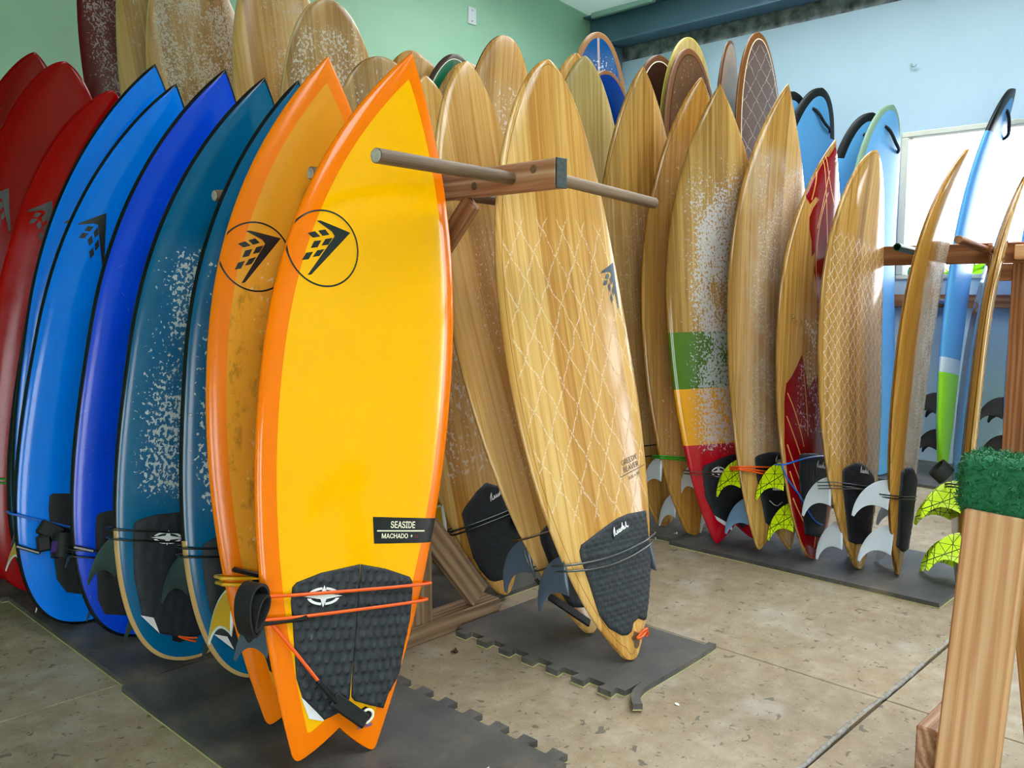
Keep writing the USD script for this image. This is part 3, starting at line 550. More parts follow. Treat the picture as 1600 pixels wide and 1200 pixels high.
# ------------------------------------------------------------------ the racks
r1 = thing('surfboard_rack', 'weathered wooden rack with round pegs between the blue and wooden boards', 'rack', 'timber board racks', o=(0, 0, 0))
timber(r1, 'beam', (1.8, 1.552, 1.462), (1.8, 3.72, 1.462), .04, .078, (0, 0, 1), M['timber_red2'], seed=1.0)
put(r1, 'beam_end_paint', box((1.7795, 1.5465, 1.4225), (1.8205, 1.5525, 1.5015), .001), M['end_paint'], label='dark painted end of the beam')
dowel(r1, 'peg', (1.238, 1.612, 1.453), (1.79, 1.715, 1.461), .0175, M['timber_grey'], seed=.1)
dowel(r1, 'peg', (2.28, 1.585, 1.420), (1.81, 1.570, 1.449), .0165, M['timber_grey'], seed=.5)
for i, (xt, y, z) in enumerate(((1.345, 2.04, 1.463), (1.312, 2.5, 1.436), (1.42, 2.755, 1.45), (1.42, 3.04, 1.45))): dowel(r1, 'peg', (xt, y-.006, z), (1.79, y, 1.458), .0175, M['timber_grey'], seed=.9+i)
for i, (xt, y) in enumerate(((2.2, 2.1), (2.2, 2.43), (2.2, 2.76), (2.2, 3.28))): dowel(r1, 'peg', (xt, y, 1.45), (1.81, y, 1.458), .0165, M['timber_grey'], seed=6+i)
for y, z in ((1.63, 1.478), (1.86, 1.452)):
    put(r1, 'plug', trimesh.creation.cylinder(.011, .004, transform=trimesh.transformations.translation_matrix((1.7795, y, z)) @ trimesh.transformations.rotation_matrix(np.pi/2, (0, 1, 0)), sections=18), M['timber_grey'])
for yp in (2.19, 3.45):
    timber(r1, 'foot_board', (1.42, yp, .032), (2.17, yp, .032), .09, .064, (0, 0, 1), M['timber'], seed=yp)
    timber(r1, 'post', (1.81, yp, .064), (1.81, yp, 1.423), .089, .089, (0, 1, 0), M['timber'], seed=yp*2)
    timber(r1, 'foot_brace', (2.08, yp-.024, .09), (1.83, yp-.024, .40), .09, .038, (0, 1, 0), M['timber'], seed=yp*3)
    timber(r1, 'foot_brace', (1.52, yp-.024, .09), (1.79, yp-.024, .40), .09, .038, (0, 1, 0), M['timber'], seed=yp*4)
    timber(r1, 'beam_brace', (1.8, yp-.30, 1.412), (1.8, yp-.02, 1.13), .03, .06, (0, .7, .7), M['timber_red'], seed=yp*5)
M['sawn'] = speckled('sawn_peg_end', S(170, 168, 160), S(206, 202, 192), 90, .6)
for p, q in (((1.238, 1.612, 1.453), (1.79, 1.715, 1.461)), ((1.345, 2.034, 1.463), (1.79, 2.04, 1.458)), ((1.312, 2.494, 1.436), (1.79, 2.5, 1.458))):
    p, q = np.array(p), np.array(q); d = (q-p)/np.linalg.norm(q-p); dowel(r1, 'peg_end', p-d*.0012, p+d*.001, .0152, M['sawn'], 'pale sawn end of the peg')
r2 = thing('surfboard_rack', 'brown timber rack with a green pipe peg behind the right hand boards', 'rack', 'timber board racks')
timber(r2, 'beam', (4.25, -.3, 1.318), (4.25, 4.0, 1.318), .04, .089, (0, 0, 1), M['timber_red'], seed=2.2)
dowel(r2, 'pipe_peg', (3.80, 1.418, 1.336), (4.235, 1.432, 1.318), .0165, M['green_pipe'], 'green hollow pipe peg', hollow=.0125)
dowel(r2, 'peg', (3.80, 1.180, 1.358), (4.235, 1.2, 1.333), .0165, M['timber_red'], seed=.4)
for i, y in enumerate((1.73, 2.1, 2.3, 2.52)): dowel(r2, 'peg', (4.06, y, 1.33), (4.235, y, 1.325), .0165, M['timber_red'], seed=1.4+i)
timber(r2, 'splice_block', (4.219, 1.118, 1.316), (4.219, 1.186, 1.316), .022, .078, (0, 0, 1), M['timber_red'], seed=.7)
timber(r2, 'end_block', (4.205, .86, 1.318), (4.205, 1.075, 1.318), .05, .062, (0, 0, 1), M['timber_light'], 'pale block on the beam end', seed=.2)
for yp in (1.035, 3.2):
    timber(r2, 'post', (4.315, yp, 0), (4.315, yp, 1.36), .135, .089, (1, 0, 0), M['timber_red'], seed=yp)
    timber(r2, 'gusset', (4.29, yp+.068, 1.235), (4.29, yp+.15, 1.235), .04, .075, (0, 0, 1), M['timber_red'], seed=yp*2)
r3 = thing('wall_rack', 'low brown board rail with white pegs on the blue wall under the window', 'rack')
timber(r3, 'rail', (6.17, 1.0, 1.09), (6.17, 3.4, 1.09), .04, .085, (0, 0, 1), M['timber_red'], seed=5.0)
for y in (2.155, 1.985, 2.6): dowel(r3, 'peg', (5.98, y-.01, 1.095), (6.155, y, 1.085), .016, M['white_plastic'])

# sawhorse with turf in the right foreground
sh = thing('sawhorse', 'light timber sawhorse padded with green artificial turf in the right foreground', 'sawhorse')
timber(sh, 'top_beam', (2.01, .565, .74), (2.01, -.6, .74), .09, .09, (0, 0, 1), M['timber_light'], seed=.3)
def hullround(lo, hi, r):
    s = m3.Manifold.sphere(r, 20); lo, hi = np.array(lo)+r, np.array(hi)-r
    return m3.Manifold.batch_hull([s.translate([(lo, hi)[a][0], (lo, hi)[b][1], (lo, hi)[c][2]]) for a in (0, 1) for b in (0, 1) for c in (0, 1)])
tm = hullround((1.948, -.6, .69), (2.072, .586, .812), .026).to_mesh(); tmesh = trimesh.Trimesh(tm.vert_properties[:, :3], tm.tri_verts)
M['turf_back'] = speckled('turf_backing', S(20, 92, 60), S(36, 120, 80), 70, .8)
put(sh, 'turf_backing', tmesh, M['turf_back'], 40)
def turf_mat():
    n = Nodes(); r = n('geometry', 'random_per_island'); return n.end('turf_blades', n.ramp(r, (0, S(20, 116, 64)), (.55, S(46, 162, 94)), (.82, S(84, 196, 130)), (1, S(190, 240, 212))), .32)
sel = tmesh.submesh([np.where(tmesh.triangles_center[:, 1] > -10)[0]], append=True); pts, fi = trimesh.sample.sample_surface(tmesh, 21000, seed=3); nn = tmesh.face_normals[fi]
k = len(pts)
dr = nn*.5+RNG.normal(0, .55, (k, 3)); dr /= np.linalg.norm(dr, axis=1, keepdims=True); sd = np.cross(dr, RNG.normal(0, 1, (k, 3))); sd /= np.linalg.norm(sd, axis=1, keepdims=True)
L = RNG.uniform(.008, .017, (k, 1)); mid = pts+dr*L*.6; tipp = pts+dr*L+nn*-.15*L
v = np.stack([pts-sd*.0009, pts+sd*.0009, mid+sd*.0009, mid-sd*.0009, tipp], 1).reshape(-1, 3); b = np.arange(k)[:, None]*5
put(sh, 'turf', (v, np.vstack([b+[0, 1, 2], b+[0, 2, 3], b+[3, 2, 4]])), turf_mat(), False, None, 'green artificial turf wrapped over the beam', 'stuff')
timber(sh, 'leg', (1.962, .506, .70), (1.925, .536, 0), .118, .038, (1, 0, .05), M['timber_light'], seed=1.1)
timber(sh, 'leg', (2.03, .44, .70), (2.22, .40, 0), .14, .038, (1, 0, .3), M['ply'], seed=2.1, label='darker plywood back leg')
timber(sh, 'stretcher', (1.955, .62, .1), (2.25, .62, .1), .045, .2, (0, 0, 1), M['timber_red2'], seed=3.0)

# ------------------------------------------------------------------ the boards: where each one stands (tail x, y, z, lean x, lean y, facing, length, width)
P = dict(O2=(1.1560, 1.7185, 0, 0.2333, 0.1382, -93.89, 1.7918, 0.5762), O1=(1.2297, 1.9507, 0, 0.1369, 0.1403, -98.83, 1.7899, 0.5630), B5=(1.2851, 2.2870, 0, 0.1442, 0.0967, -99.65, 1.7781, 0.5250),
 B4=(1.1793, 2.5615, 0, 0.2081, 0.0685, -96.16, 1.8428, 0.5515), B3=(1.1509, 2.8545, 0, 0.2239, 0.0571, -96.97, 1.9248, 0.5484), B2=(1.0576, 3.1111, 0, 0.2464, 0.0567, -96.46, 1.9169, 0.5512),
 B1=(1.1189, 3.2526, 0, 0.1983, 0.0492, -97.55, 1.9898, 0.5664), B0=(1.1241, 3.3960, 0, 0.2263, 0.0422, -103.74, 2.0226, 0.5400), R3=(1.0941, 3.5370, 0, 0.2008, 0.0564, -101.57, 1.9348, 0.5596), R2=(1.0659, 3.7935, 0, 0.1656, 0.0553, -102.34, 2.0667, 0.5580),
 R1=(1.0591, 4.0429, 0, 0.1490, 0.0518, -101.99, 2.1385, 0.5594), G1=(2.1410, 1.5754, 0, 0.0411, 0.2722, -95.25, 1.9113, 0.5622), G2=(2.2186, 1.7983, 0, -0.0503, 0.3124, -85.00, 1.9659, 0.5481),
 G3=(2.2915, 2.2658, 0, -0.0253, 0.2390, -92.49, 1.9583, 0.5529), G4=(2.3441, 2.6094, 0, -0.0602, 0.1688, -101.61, 2.0508, 0.5653), W4=(2.3366, 2.9879, 0, -0.0756, 0.1031, -95.03, 2.3080, 0.5560),
 W3=(2.3868, 3.2908, 0, -0.0725, 0.1478, -104.23, 2.6182, 0.5202), W2=(2.2690, 3.6600, 0, -0.1230, 0.1250, -98.00, 2.6680, 0.5590), W1=(2.2457, 3.9033, 0, -0.1219, 0.0833, -109.59, 2.7888, 0.5709),
 R0=(2.2427, 4.0972, 0, -0.1551, 0.0844, -114.93, 2.8524, 0.5680), S2=(3.5325, 2.3914, 0, 0.0121, 0.1116, -105.91, 2.1760, 0.5406), S3=(3.4893, 2.1974, 0, 0.1132, 0.1030, -108.19, 2.1273, 0.5500),
 S4=(3.5372, 2.0001, 0, 0.0434, 0.1153, -118.01, 2.0661, 0.5453), S5=(3.4797, 1.7890, 0, 0.2097, 0.1386, -104.82, 2.1202, 0.5380), S6=(3.5126, 1.6366, 0, 0.2802, 0.1446, -97.30, 1.8761, 0.5308),
 S7=(3.5148, 1.4378, 0, 0.2653, 0.1558, -97.21, 1.8008, 0.5223), S8=(3.5394, 1.2932, 0, 0.3046, 0.0433, -82.70, 1.7982, 0.5264), S9=(3.5549, 1.0699, 0, 0.3353, 0.0484, -67.50, 1.6960, 0.5321),
 S1=(3.4939, 2.6681, 0, 0.0136, 0.1319, -108.53, 2.2840, 0.5418), S0=(3.5165, 2.8667, 0, 0.0402, 0.0977, -108.69, 2.3312, 0.5434), W7=(3.7211, 3.7420, 0, 0.0931, 0.0781, -106.66, 2.6646, 0.5587),
 V1=(3.5860, 4.2693, 0, 0.1491, 0.0479, -105.87, 2.6504, 0.5460), V4=(3.6219, 4.0862, 0, 0.1219, 0.0577, -107.26, 2.5551, 0.5598), V2=(3.4532, 4.6172, 0, 0.1554, 0.0250, -107.22, 2.7063, 0.5672), V3=(3.4492, 4.4715, 0, 0.1498, 0.0337, -107.30, 2.6280, 0.5686),
 T1=(4.8277, 3.6153, 0, -0.0578, 0.0650, -108.28, 2.7940, 0.5859), T2=(4.8244, 3.3832, 0, -0.0881, 0.1222, -105.31, 2.5392, 0.5751), T3=(4.8445, 3.0638, 0, -0.0681, 0.1029, -107.90, 2.5722, 0.5698), T4=(4.8523, 2.8658, 0, -0.0576, 0.1051, -101.61, 2.6482, 0.5608),
 T5=(4.8365, 2.6902, 0, -0.0844, 0.1597, -100.39, 2.5771, 0.5593), T6=(4.8338, 2.5347, 0, -0.0764, 0.1241, -75.88, 2.5745, 0.5607), T7=(4.8630, 2.2930, 0, -0.0728, 0.1516, -93.17, 2.5964, 0.5599),
 U1=(5.5600, 3.0940, 0, 0.1235, -0.0325, -129.60, 2.4723, 0.5599), U2=(5.6031, 2.8136, 0, 0.1203, 0.0260, -112.73, 2.4797, 0.5495), U3=(5.6113, 2.3395, 0, 0.1323, 0.0775, -121.00, 2.2674, 0.5504), U4=(5.4463, 2.1272, 0, 0.1273, 0.1051, -100.17, 2.2798, 0.5543), U5=(5.6932, 1.8301, 0, 0.1306, -0.0277, -82.76, 2.3458, 0.5596), U6=(5.72, 1.47, 0, .1313, -.025, -82.92, 2.35, .56))
LEFT, MID, RIGHT, DARK, SOFT = 'boards standing in the left row', 'wooden boards on the right of the centre rack', 'wooden boards in the right hand row', 'dark longboards behind the right hand row', 'blue foam boards against the blue wall'
def half_pad(pts, dx=0.0):
    """Mirrors a left outline, listed from the top centre down to the bottom centre."""
    q = list(pts)+[(-x, y) for x, y in reversed(pts)]; return affinity.translate(Polygon(q).buffer(0).buffer(-.012).buffer(.012), dx)
YEL, ORG = S(252, 184, 0), S(246, 122, 0)
b = Board(P['O2'], 'fish', board_mat('yellow_orange_deck', color=YEL, rail=(.046, ORG), bottom=ORG, mottle=.04, rough=.12), 'surfboard', 'clean yellow fish surfboard with orange rails and a black SEASIDE band, foremost of all', group=LEFT)
b.decal(arrow(), M['print_black'], 'arrow_emblem', h=.0012); b.decal(affinity.scale(ring((-.1715, 1.219), .096, .0042), .985, 1.0), M['print_black'], 'emblem_ring', h=.0012)
bd = b.decal(pg((.0411, .5726), (.2404, .5778), (.30, .579), (.30, .518), (.2283, .5131), (.0516, .5063)), M['print_black'], 'name_band', h=.0010)
rot = .03
b.text('SEASIDE', (.0975, .5475), .0165, rot, M['print_cream'], bold=True, sx=.86, h=.0016); b.text('MACHADO', (.0715, .5205), .0115, rot, M['print_cream'], bold=True, sx=1.06, h=.0016); b.text('+', (.166, .5245), .011, rot, M['print_cream'], bold=True, h=.0016); b.text('rv', (.182, .524), .010, rot, M['print_redfade'], bold=True, h=.0016)
b.decal(LineString([(.057, .5385), (.218, .5437)]).buffer(.0017, cap_style=2), M['print_cream'], 'name_rule', h=.0016)
cl = [(.0165, .4549), (.0195, .36), (.0185, .26), (.018, .17), (.021, .138)]
b.pad(pg((.0140, .4552), (-.0939, .4338), (-.155, .411), (-.1644, .400), (-.1644, .3662), (-.154, .3155), (-.1318, .1928), (-.1108, .1462), (-.0751, .1155), (-.0488, .0919), (-.0054, .1058), (.0165, .136), (.0160, .17), (.0166, .26), (.0166, .36)), edge=.0033, relief='drop', amp=.0075, dusty=True)
b.pad(pg((.0175, .4552), (.0891, .4456), (.176, .4240), (.1865, .412), (.1898, .3902), (.1915, .317), (.178, .246), (.1698, .174), (.16, .165), (.1367, .135), (.1243, .1015), (.0763, .114), (.033, .128), (.0225, .138), (.0195, .17), (.0178, .26), (.0175, .36)), edge=.0033, relief='drop', amp=.0075, dusty=True)
b.decal(pg((-.116, .150), (-.0751, .118), (-.0488, .094), (-.0505, .089), (-.0896, .0985)), M['kick'], 'pad_base', h=.002)
em = b.decal(star((-.0882, .3802), .104, .052, 1), M['print_white'], 'star_emblem', h=.0125)
b.fins(M['fin_grey'], (.66, .30), (.0, .20), hgt=.13, base=.13, sweep=.09)
le = b.leash([(.379, .408, dict(out=.011)), (.327, .366, dict(out=.011))], .0042, M['orange_urethane'], label='orange leash wrapped twice round the tail')
b.cord([(-.212, .322, .014), (-.165, .272, .012), (-.111, .2137, .016), (-.075, .176, .016)], .0042, M['orange_urethane'], 'cord', le)
b.strap((-.245, .318), (-.129, .3325), .013, .012, M['black_urethane'], .018, 'sleeve', le); b.strap((-.088, .187), (-.03, .132), .012, .011, M['black_urethane'], .02, 'sleeve', le)
b.strap((-.04, .142), (.062, .078), .036, .012, M['neoprene'], .016, 'rail_saver', le)
b.loop(-.262, .352, .032, .058, .042, .0065, (.15, .45, .15), .022, le); b.loop(-.25, .345, .017, .04, .034, .006, (.0, .5, -.25), .024, le); b.strap((-.275, .325), (-.245, .285), .03, .010, M['neoprene'], .012, 'cuff_tab', le)
b.cord([(.058, .094, .006), (.07, .106, .012), (.082, .098, .014), (.078, .082, .014), (.066, .074, .008)], .0036, M['print_cream'], 'leash_string', le)
b.decal(affinity.rotate(Polygon([(.05, .104), (.066, .112), (.086, .104), (.094, .088), (.084, .07), (.062, .064), (.05, .084)]), 0), M['print_black'], 'plug_patch', h=.001)
b.text('KEEP SURF', (.05, .0585), .006, .12, M['blue_urethane'], 'plug_lettering', True)

b = Board(P['O1'], 'fish', board_mat('worn_orange_deck', color=S(232, 158, 40), rail=(.046, S(240, 124, 8)), bottom=ORG, mottle=.12, grime=(S(120, 92, 24), .3, 1.25, .55), rough=.2,
          wx=dict(amt=.62, size=46, xw=.3, y0=.35, y1=1.3, film=.18, op=.5, col=S(222, 196, 160), dx=.0)), 'surfboard', 'scuffed orange and yellow fish surfboard with a yellow leash, second from the front', group=LEFT)
b.decal(arrow(.001, -.004), M['print_black'], 'arrow_emblem', h=.0012); b.decal(ring((-.1705, 1.2135), .093, .0042), M['print_black'], 'emblem_ring', h=.0012)
b.pad(half_pad([(0, .42), (-.10, .405), (-.16, .38), (-.16, .33), (-.13, .2), (-.11, .14), (-.05, .1), (0, .11)]), M['pad_black'], edge=.02)
b.fins(M['fin_yellow'], (.70, .295), (.0, .17), hgt=.125, base=.125, sweep=.10)
le = b.leash([(.384, .36, dict(out=.004)), (.368, .345, dict(out=.004))], .0048, M['yellow_urethane'], label='yellow leash wrapped round the tail')
b.strap((-.214, .406), (-.14, .384), .012, .011, M['black_urethane'], .014, 'sleeve', le); b.strap((-.135, .382), (-.115, .377), .015, .013, M['kick'], .014, 'swivel', le)

TEAL, BLU, ROY = S(0, 92, 138), S(0, 128, 252), S(0, 74, 238); BLK = S(10, 16, 26); BEIGE = S(196, 160, 104)
tw = dict(amt=.82, size=96, xw=.32, y0=.42, y1=1.33, film=.14, op=.85, col=S(196, 206, 206), dist=.3, st=.75)
b = Board(P['B5'], 'squash', board_mat('teal_waxed_deck', color=TEAL, rail=(.009, BLK), tailrail=(.012, .405, BEIGE), bottom=BLK, wx=dict(tw, size=74, amt=.86), rough=.16), 'surfboard', 'wax flecked teal surfboard nearly hidden behind the scuffed orange board', group=LEFT); b.dy = 0.02
b.pad(half_pad([(0, .415), (-.09, .405), (-.15, .396), (-.188, .376), (-.187, .32), (-.17, .23), (-.14, .12), (-.09, .07), (0, .05)]), edge=.016); b.fins(M['fin_smoke'], (.80, .31), (.34, .14), hgt=.14, base=.125, cant=14)
b.decal(pg((-.148, .122), (-.088, .072), (-.11, .112)), M['kick'], 'pad_base', h=.0085)
b.leash([(.366, .35, dict(out=.007)), (.342, .328, dict(out=.007))], .003, M['black_urethane'])
b = Board(P['B4'], 'squash', board_mat('teal_flecked_deck', color=TEAL, rail=(.0095, BLK), tailrail=(.012, .394, BEIGE), bottom=BLK, wx=tw, rough=.16), 'surfboard', 'teal surfboard covered in pale wax flecks with a white star emblem on its tail pad', group=LEFT); b.dy = 0.0215
b.pad(half_pad([(0, .432), (-.0756, .428), (-.14, .419), (-.188, .402), (-.1985, .388), (-.197, .353), (-.179, .231), (-.143, .119), (-.091, .066), (0, .046)]), edge=.012)
b.decal(pg((-.150, .122), (-.088, .066), (-.112, .114)), M['kick'], 'pad_base', h=.0085)
b.decal(star((-.1, .3515), .1, .046), M['print_white'], 'star_emblem', h=.0105); b.fins(M['fin_smoke'], (.80, .31), (.36, .14), hgt=.14, base=.125, cant=14)
le = b.leash([(.370, .364, dict(out=.008)), (.342, .333, dict(out=.008))], .0028, M['black_urethane']); b.cord([(-.03, .055, .004), (-.005, .05, .006), (.03, .047, .005)], .003, M['orange_urethane'], 'leash_string', le); b.cord([(-.03, .055, .004), (-.0, .043, .007), (.028, .036, .004)], .003, M['orange_urethane'], 'leash_string', le)
b.decal(pg((-.05, .065), (-.03, .072), (.0, .07), (.006, .045), (-.02, .034), (-.045, .042)), M['print_black'], 'plug_patch', h=.001)
b = Board(P['B3'], 'squash', board_mat('royal_blue_deck', color=ROY, rail=(.010, BLK), bottom=BLK, mottle=.25, scratch=.5, rough=.2), 'surfboard', 'deep royal blue surfboard with black edges between the bright blue and teal boards', group=LEFT); b.dy = 0.0245
b.pad(half_pad([(0, .39), (-.13, .382), (-.165, .372), (-.172, .355), (-.166, .299), (-.129, .098), (-.103, .052), (0, .046)]), M['pad_black'], edge=.014); b.fins(M['fin_smoke'], (.66, .30), (.36, .13))
le = b.leash([(.252, .256, dict(out=.007)), (.232, .225, dict(out=.007))], .0028, M['black_urethane']); b.strap((-.225, .262), (-.165, .252), .012, .010, M['black_urethane'], .014, 'sleeve', le)
b = Board(P['B2'], 'squash', board_mat('bright_blue_deck', color=BLU, rail=(.009, BLK), bottom=S(20, 150, 250), mottle=.12, scratch=.22, rough=.12), 'surfboard', 'bright sky blue surfboard with a full black arrow emblem and purple leash cuff', group=LEFT); b.dy = 0.031
b.decal(arrow(.028, .058, 43, 1.1), M['print_black'], 'arrow_emblem', h=.0012)
b.pad(half_pad([(0, .408), (-.099, .405), (-.14, .401), (-.149, .392), (-.144, .347), (-.112, .223), (-.081, .118), (-.045, .077), (0, .071)]), M['pad_black'], edge=.014); b.fins(M['fin_yellow'], (.70, .255), (.3, .12), hgt=.1)
le = b.leash([(.325, .24, dict(out=.008, back=.035))], .0042, M['blue_urethane'], label='blue leash with black and purple cuffs')
b.strap((-.222, .222), (-.150, .205), .012, .011, M['black_urethane'], .02, 'sleeve', le); b.strap((-.17, .295), (-.10, .265), .05, .022, M['neoprene'], .026, 'cuff', le); b.strap((-.168, .235), (-.125, .245), .055, .024, M['neoprene'], .03, 'cuff', le)
b.cuff(-.098, .238, M['neoprene'], .032, .034, .078, .006, (1.32, -.12, .05), .062, 'cuff', le); b.cuff(-.098, .232, M['purple_neoprene'], .0332, .0352, .036, .006, (1.32, -.12, .05), .0615, 'cuff_band', le)
b = Board(P['B1'], 'squash', board_mat('bright_blue_deck_b', color=BLU, rail=(.009, BLK), bottom=S(20, 150, 250), mottle=.12, scratch=.3, rough=.12), 'surfboard', 'bright blue surfboard whose arrow emblem is half covered by its twin in front', group=LEFT)
b.decal(arrow(.03, .10, 43, 1.1), M['print_black'], 'arrow_emblem', h=.0012); b.pad(half_pad([(0, .408), (-.14, .401), (-.144, .347), (-.081, .118), (0, .071)]), M['pad_black'], edge=.02); b.fins(M['fin_smoke'], (.66, .3), (.3, .12))
b = Board(P['B0'], 'squash', board_mat('deep_teal_deck', color=TEAL, rail=(.012, BLK), bottom=BLK, rough=.2), 'surfboard', 'dark teal surfboard showing only its nose between red and bright blue boards', group=LEFT)
b.fins(M['fin_smoke'], (.66, .3), (.3, .12))
for key, lab, kw, q, sd in (('R3', 'clear red surfboard directly left of the blue boards with a black arrow emblem', dict(color=S(172, 0, 2), scratch=.3), .7, 0),
                        ('R2', 'dark red round nosed surfboard between two other red boards', dict(color=S(146, 0, 2), scratch=.25), .6, 1), ('R1', 'dark red surfboard leftmost at the edge of the picture', dict(color=S(132, 0, 2), scratch=.25), .7, 2)):
    c = S(214, 170, 200)
    b = Board(P[key], 'squash', board_mat(f'glossy_red_deck_{sd+1}', bottom=S(96, 6, 10), mottle=.2, rough=.09, spec=.22, wx=[dict(amt=.3, size=40+sd*8, xw=.34, y0=.3, y1=1.40, film=.42, op=.42, col=c, dist=2.0, soft=.4)], **kw), 'surfboard', lab, group=LEFT, q=q)
    b.decal(arrow(.02, .16+sd*.06, 43, 1.05), M['print_black'], 'arrow_emblem', h=.0012); b.pad(half_pad([(0, .40), (-.14, .39), (-.144, .34), (-.081, .118), (0, .071)]), M['pad_black'], edge=.02); b.fins(M['fin_black'], (.66, .3), (.3, .12))
    if sd == 0: b.leash([(.42, .40, dict(out=.006)), (.405, .385, dict(out=.006))], .0035, M['green_urethane'])

# right of the centre rack
LATW = dict(amt=.22, size=80, xw=.30, y0=.40, y1=1.42, film=.13, op=.5, col=S(236, 216, 198), lat=.078, ang=.5, lw=.045, la=.95)
b = Board(P['G1'], 'egg', board_mat('gold_lattice_deck', wood='gold', seed=.0, wx=LATW, pins=((-.012, -.009, S(70, 44, 18)), (.017, .0185, S(120, 84, 40))), rough=.16), 'surfboard', 'golden wooden surfboard with rubbed wax lattice and GREEDY BEAVER lettering, front of the centre mat', group=MID)
b.decal(arrow(.394, -.035, 33, 1.0), M['print_grey'], 'arrow_emblem', h=.0012)
r_ = .19
b.text('GREEDY', (.106, .5800), .0165, r_, M['print_brown']); b.text('BEAVER', (.110, .5575), .0165, r_, M['print_brown']); b.text('JOS + RT', (.128, .5330), .0095, r_, M['print_brown'], sx=1.2)
b.decal(LineString([(.088, .5455), (.232, .5735)]).buffer(.0013, cap_style=2), M['print_brown'], 'name_rule', h=.0013)
b.pad(pg((.19, .4247), (.0923, .4275), (.04, .421), (-.0038, .409), (-.06, .391), (-.1319, .3664), (-.1423, .3494), (-.1423, .3294), (-.1078, .149), (-.0799, .1044), (-.0343, .0728), (-.01, .068), (.0095, .0745), (.025, .098), (.0498, .106), (.075, .094), (.1081, .0921), (.1502, .1238), (.1713, .2539)), edge=.0058, relief='shingle', amp=.0035, dusty=True)
b.decal(affinity.rotate(shapely.box(-.004, .368, .078, .396), 14), M['print_black'], 'pad_badge', h=.0095); b.decal(script((.002, .371), .074, .024, 14), M['print_white'], 'script_emblem', h=.0105)
le = b.leash([(.318, .350, dict(out=.009, sag=.02)), (.300, .332, dict(out=.009, sag=.026))], .0033, M['clear_urethane'], label='smoky black leash wrapped round the tail'); b.fins(M['fin_grey'], (.70, .285), None, hgt=.13, base=.12)
b.cord([(.024, .050, .006), (.045, .062, .01), (.072, .068, .012), (.09, .058, .006), (.086, .040, .0)], .0042, M['orange_urethane'], 'leash_string', le); b.cord([(.024, .050, .006), (.05, .053, .012), (.078, .06, .014), (.092, .046, .004)], .0042, M['orange_urethane'], 'leash_string', le)
b.decal(pg((.004, .055), (.016, .062), (.024, .073), (.033, .066), (.046, .06), (.044, .042), (.036, .026), (.024, .018), (.012, .026), (.014, .04)), M['print_brown'], 'plug_patch', h=.001)
hb = b.cord([(.196, .262, -.016), (.212, .27, -.018), (.221, .276, -.016)], .0035, M['lime_cord'], 'leash_string', le, 8); b.cord([(.205, .267, -.017), (.206, .284, -.014)], .0035, M['lime_cord'], 'leash_string', le, 4)
fw = lambda **k: dict(dict(amt=.6, size=110, xw=.3, y0=.42, y1=1.5, film=.22, op=.62, col=S(222, 216, 206), dist=.5), **k)
b = Board(P['G2'], 'egg', board_mat('pale_waxed_deck', wood='pale', seed=2.1, wx=fw(), pins=((-.012, -.009, S(90, 60, 30)),), rough=.18), 'surfboard', 'pale wooden surfboard with frosted wax directly behind the GREEDY BEAVER board', group=MID)
b.pad(half_pad([(0, .41), (-.1, .375), (-.138, .36), (-.14, .33), (-.115, .17), (-.08, .1), (0, .075)]), edge=.012); b.fins(M['fin_grey'], (.66, .30), None, hgt=.13)
le = b.leash([(.36, .35, dict(out=.007)), (.25, .27, dict(out=.007))], .003, M['brown_urethane']); b.strap((-.188, .168), (-.045, .034), .026, .010, M['neoprene'], .03, 'rail_saver', le); b.strap((-.226, .235), (-.186, .172), .012, .01, M['black_urethane'], .03, 'sleeve', le); b.cord([(-.243, .33, .03), (-.242, .29, .034), (-.226, .235, .032)], .0034, M['clear_urethane'], 'cord', le, 10)
b = Board(P['G3'], 'egg', board_mat('amber_waxed_deck', wood='gold', seed=4.3, wx=fw(size=60, y1=1.3, y0=.36, amt=.7, op=.6), pins=((-.012, -.009, S(80, 50, 20)),), rough=.16), 'surfboard', 'amber wooden surfboard with flecked wax and black tail pad beside the rack foot', group=MID)
b.pad(half_pad([(0, .415), (-.05, .393), (-.12, .345), (-.137, .325), (-.132, .25), (-.12, .16), (-.085, .072), (-.05, .052), (0, .048)]), edge=.009); b.decal(script((.0, .345), .09, .026, 12), M['print_white'], 'script_emblem', h=.0085)
le = b.leash([(.272, .30, dict(out=.007)), (.258, .285, dict(out=.007))], .0033, M['black_urethane']); b.fins(M['fin_yellow'], (.74, .31), None, hgt=.135, base=.13, cant=14); b.cord([(.05, .075, .004), (.062, .092, .012), (.075, .085, .01)], .0035, M['lime_cord'], 'leash_string', le, 8); b.strap((.09, .27), (.14, .235), .06, .03, M['neoprene'], .03, 'cuff', le)
b = Board(P['G4'], 'long', board_mat('tan_scuffed_deck', wood='tan', seed=1.2, wx=fw(size=70, y1=2.1, y0=.4, amt=.62), rough=.25), 'surfboard', 'tan wooden surfboard whose round scuffed nose shows between the two orange noses', group=MID); b.fins(M['fin_smoke'], (.62, .40), (.3, .2))
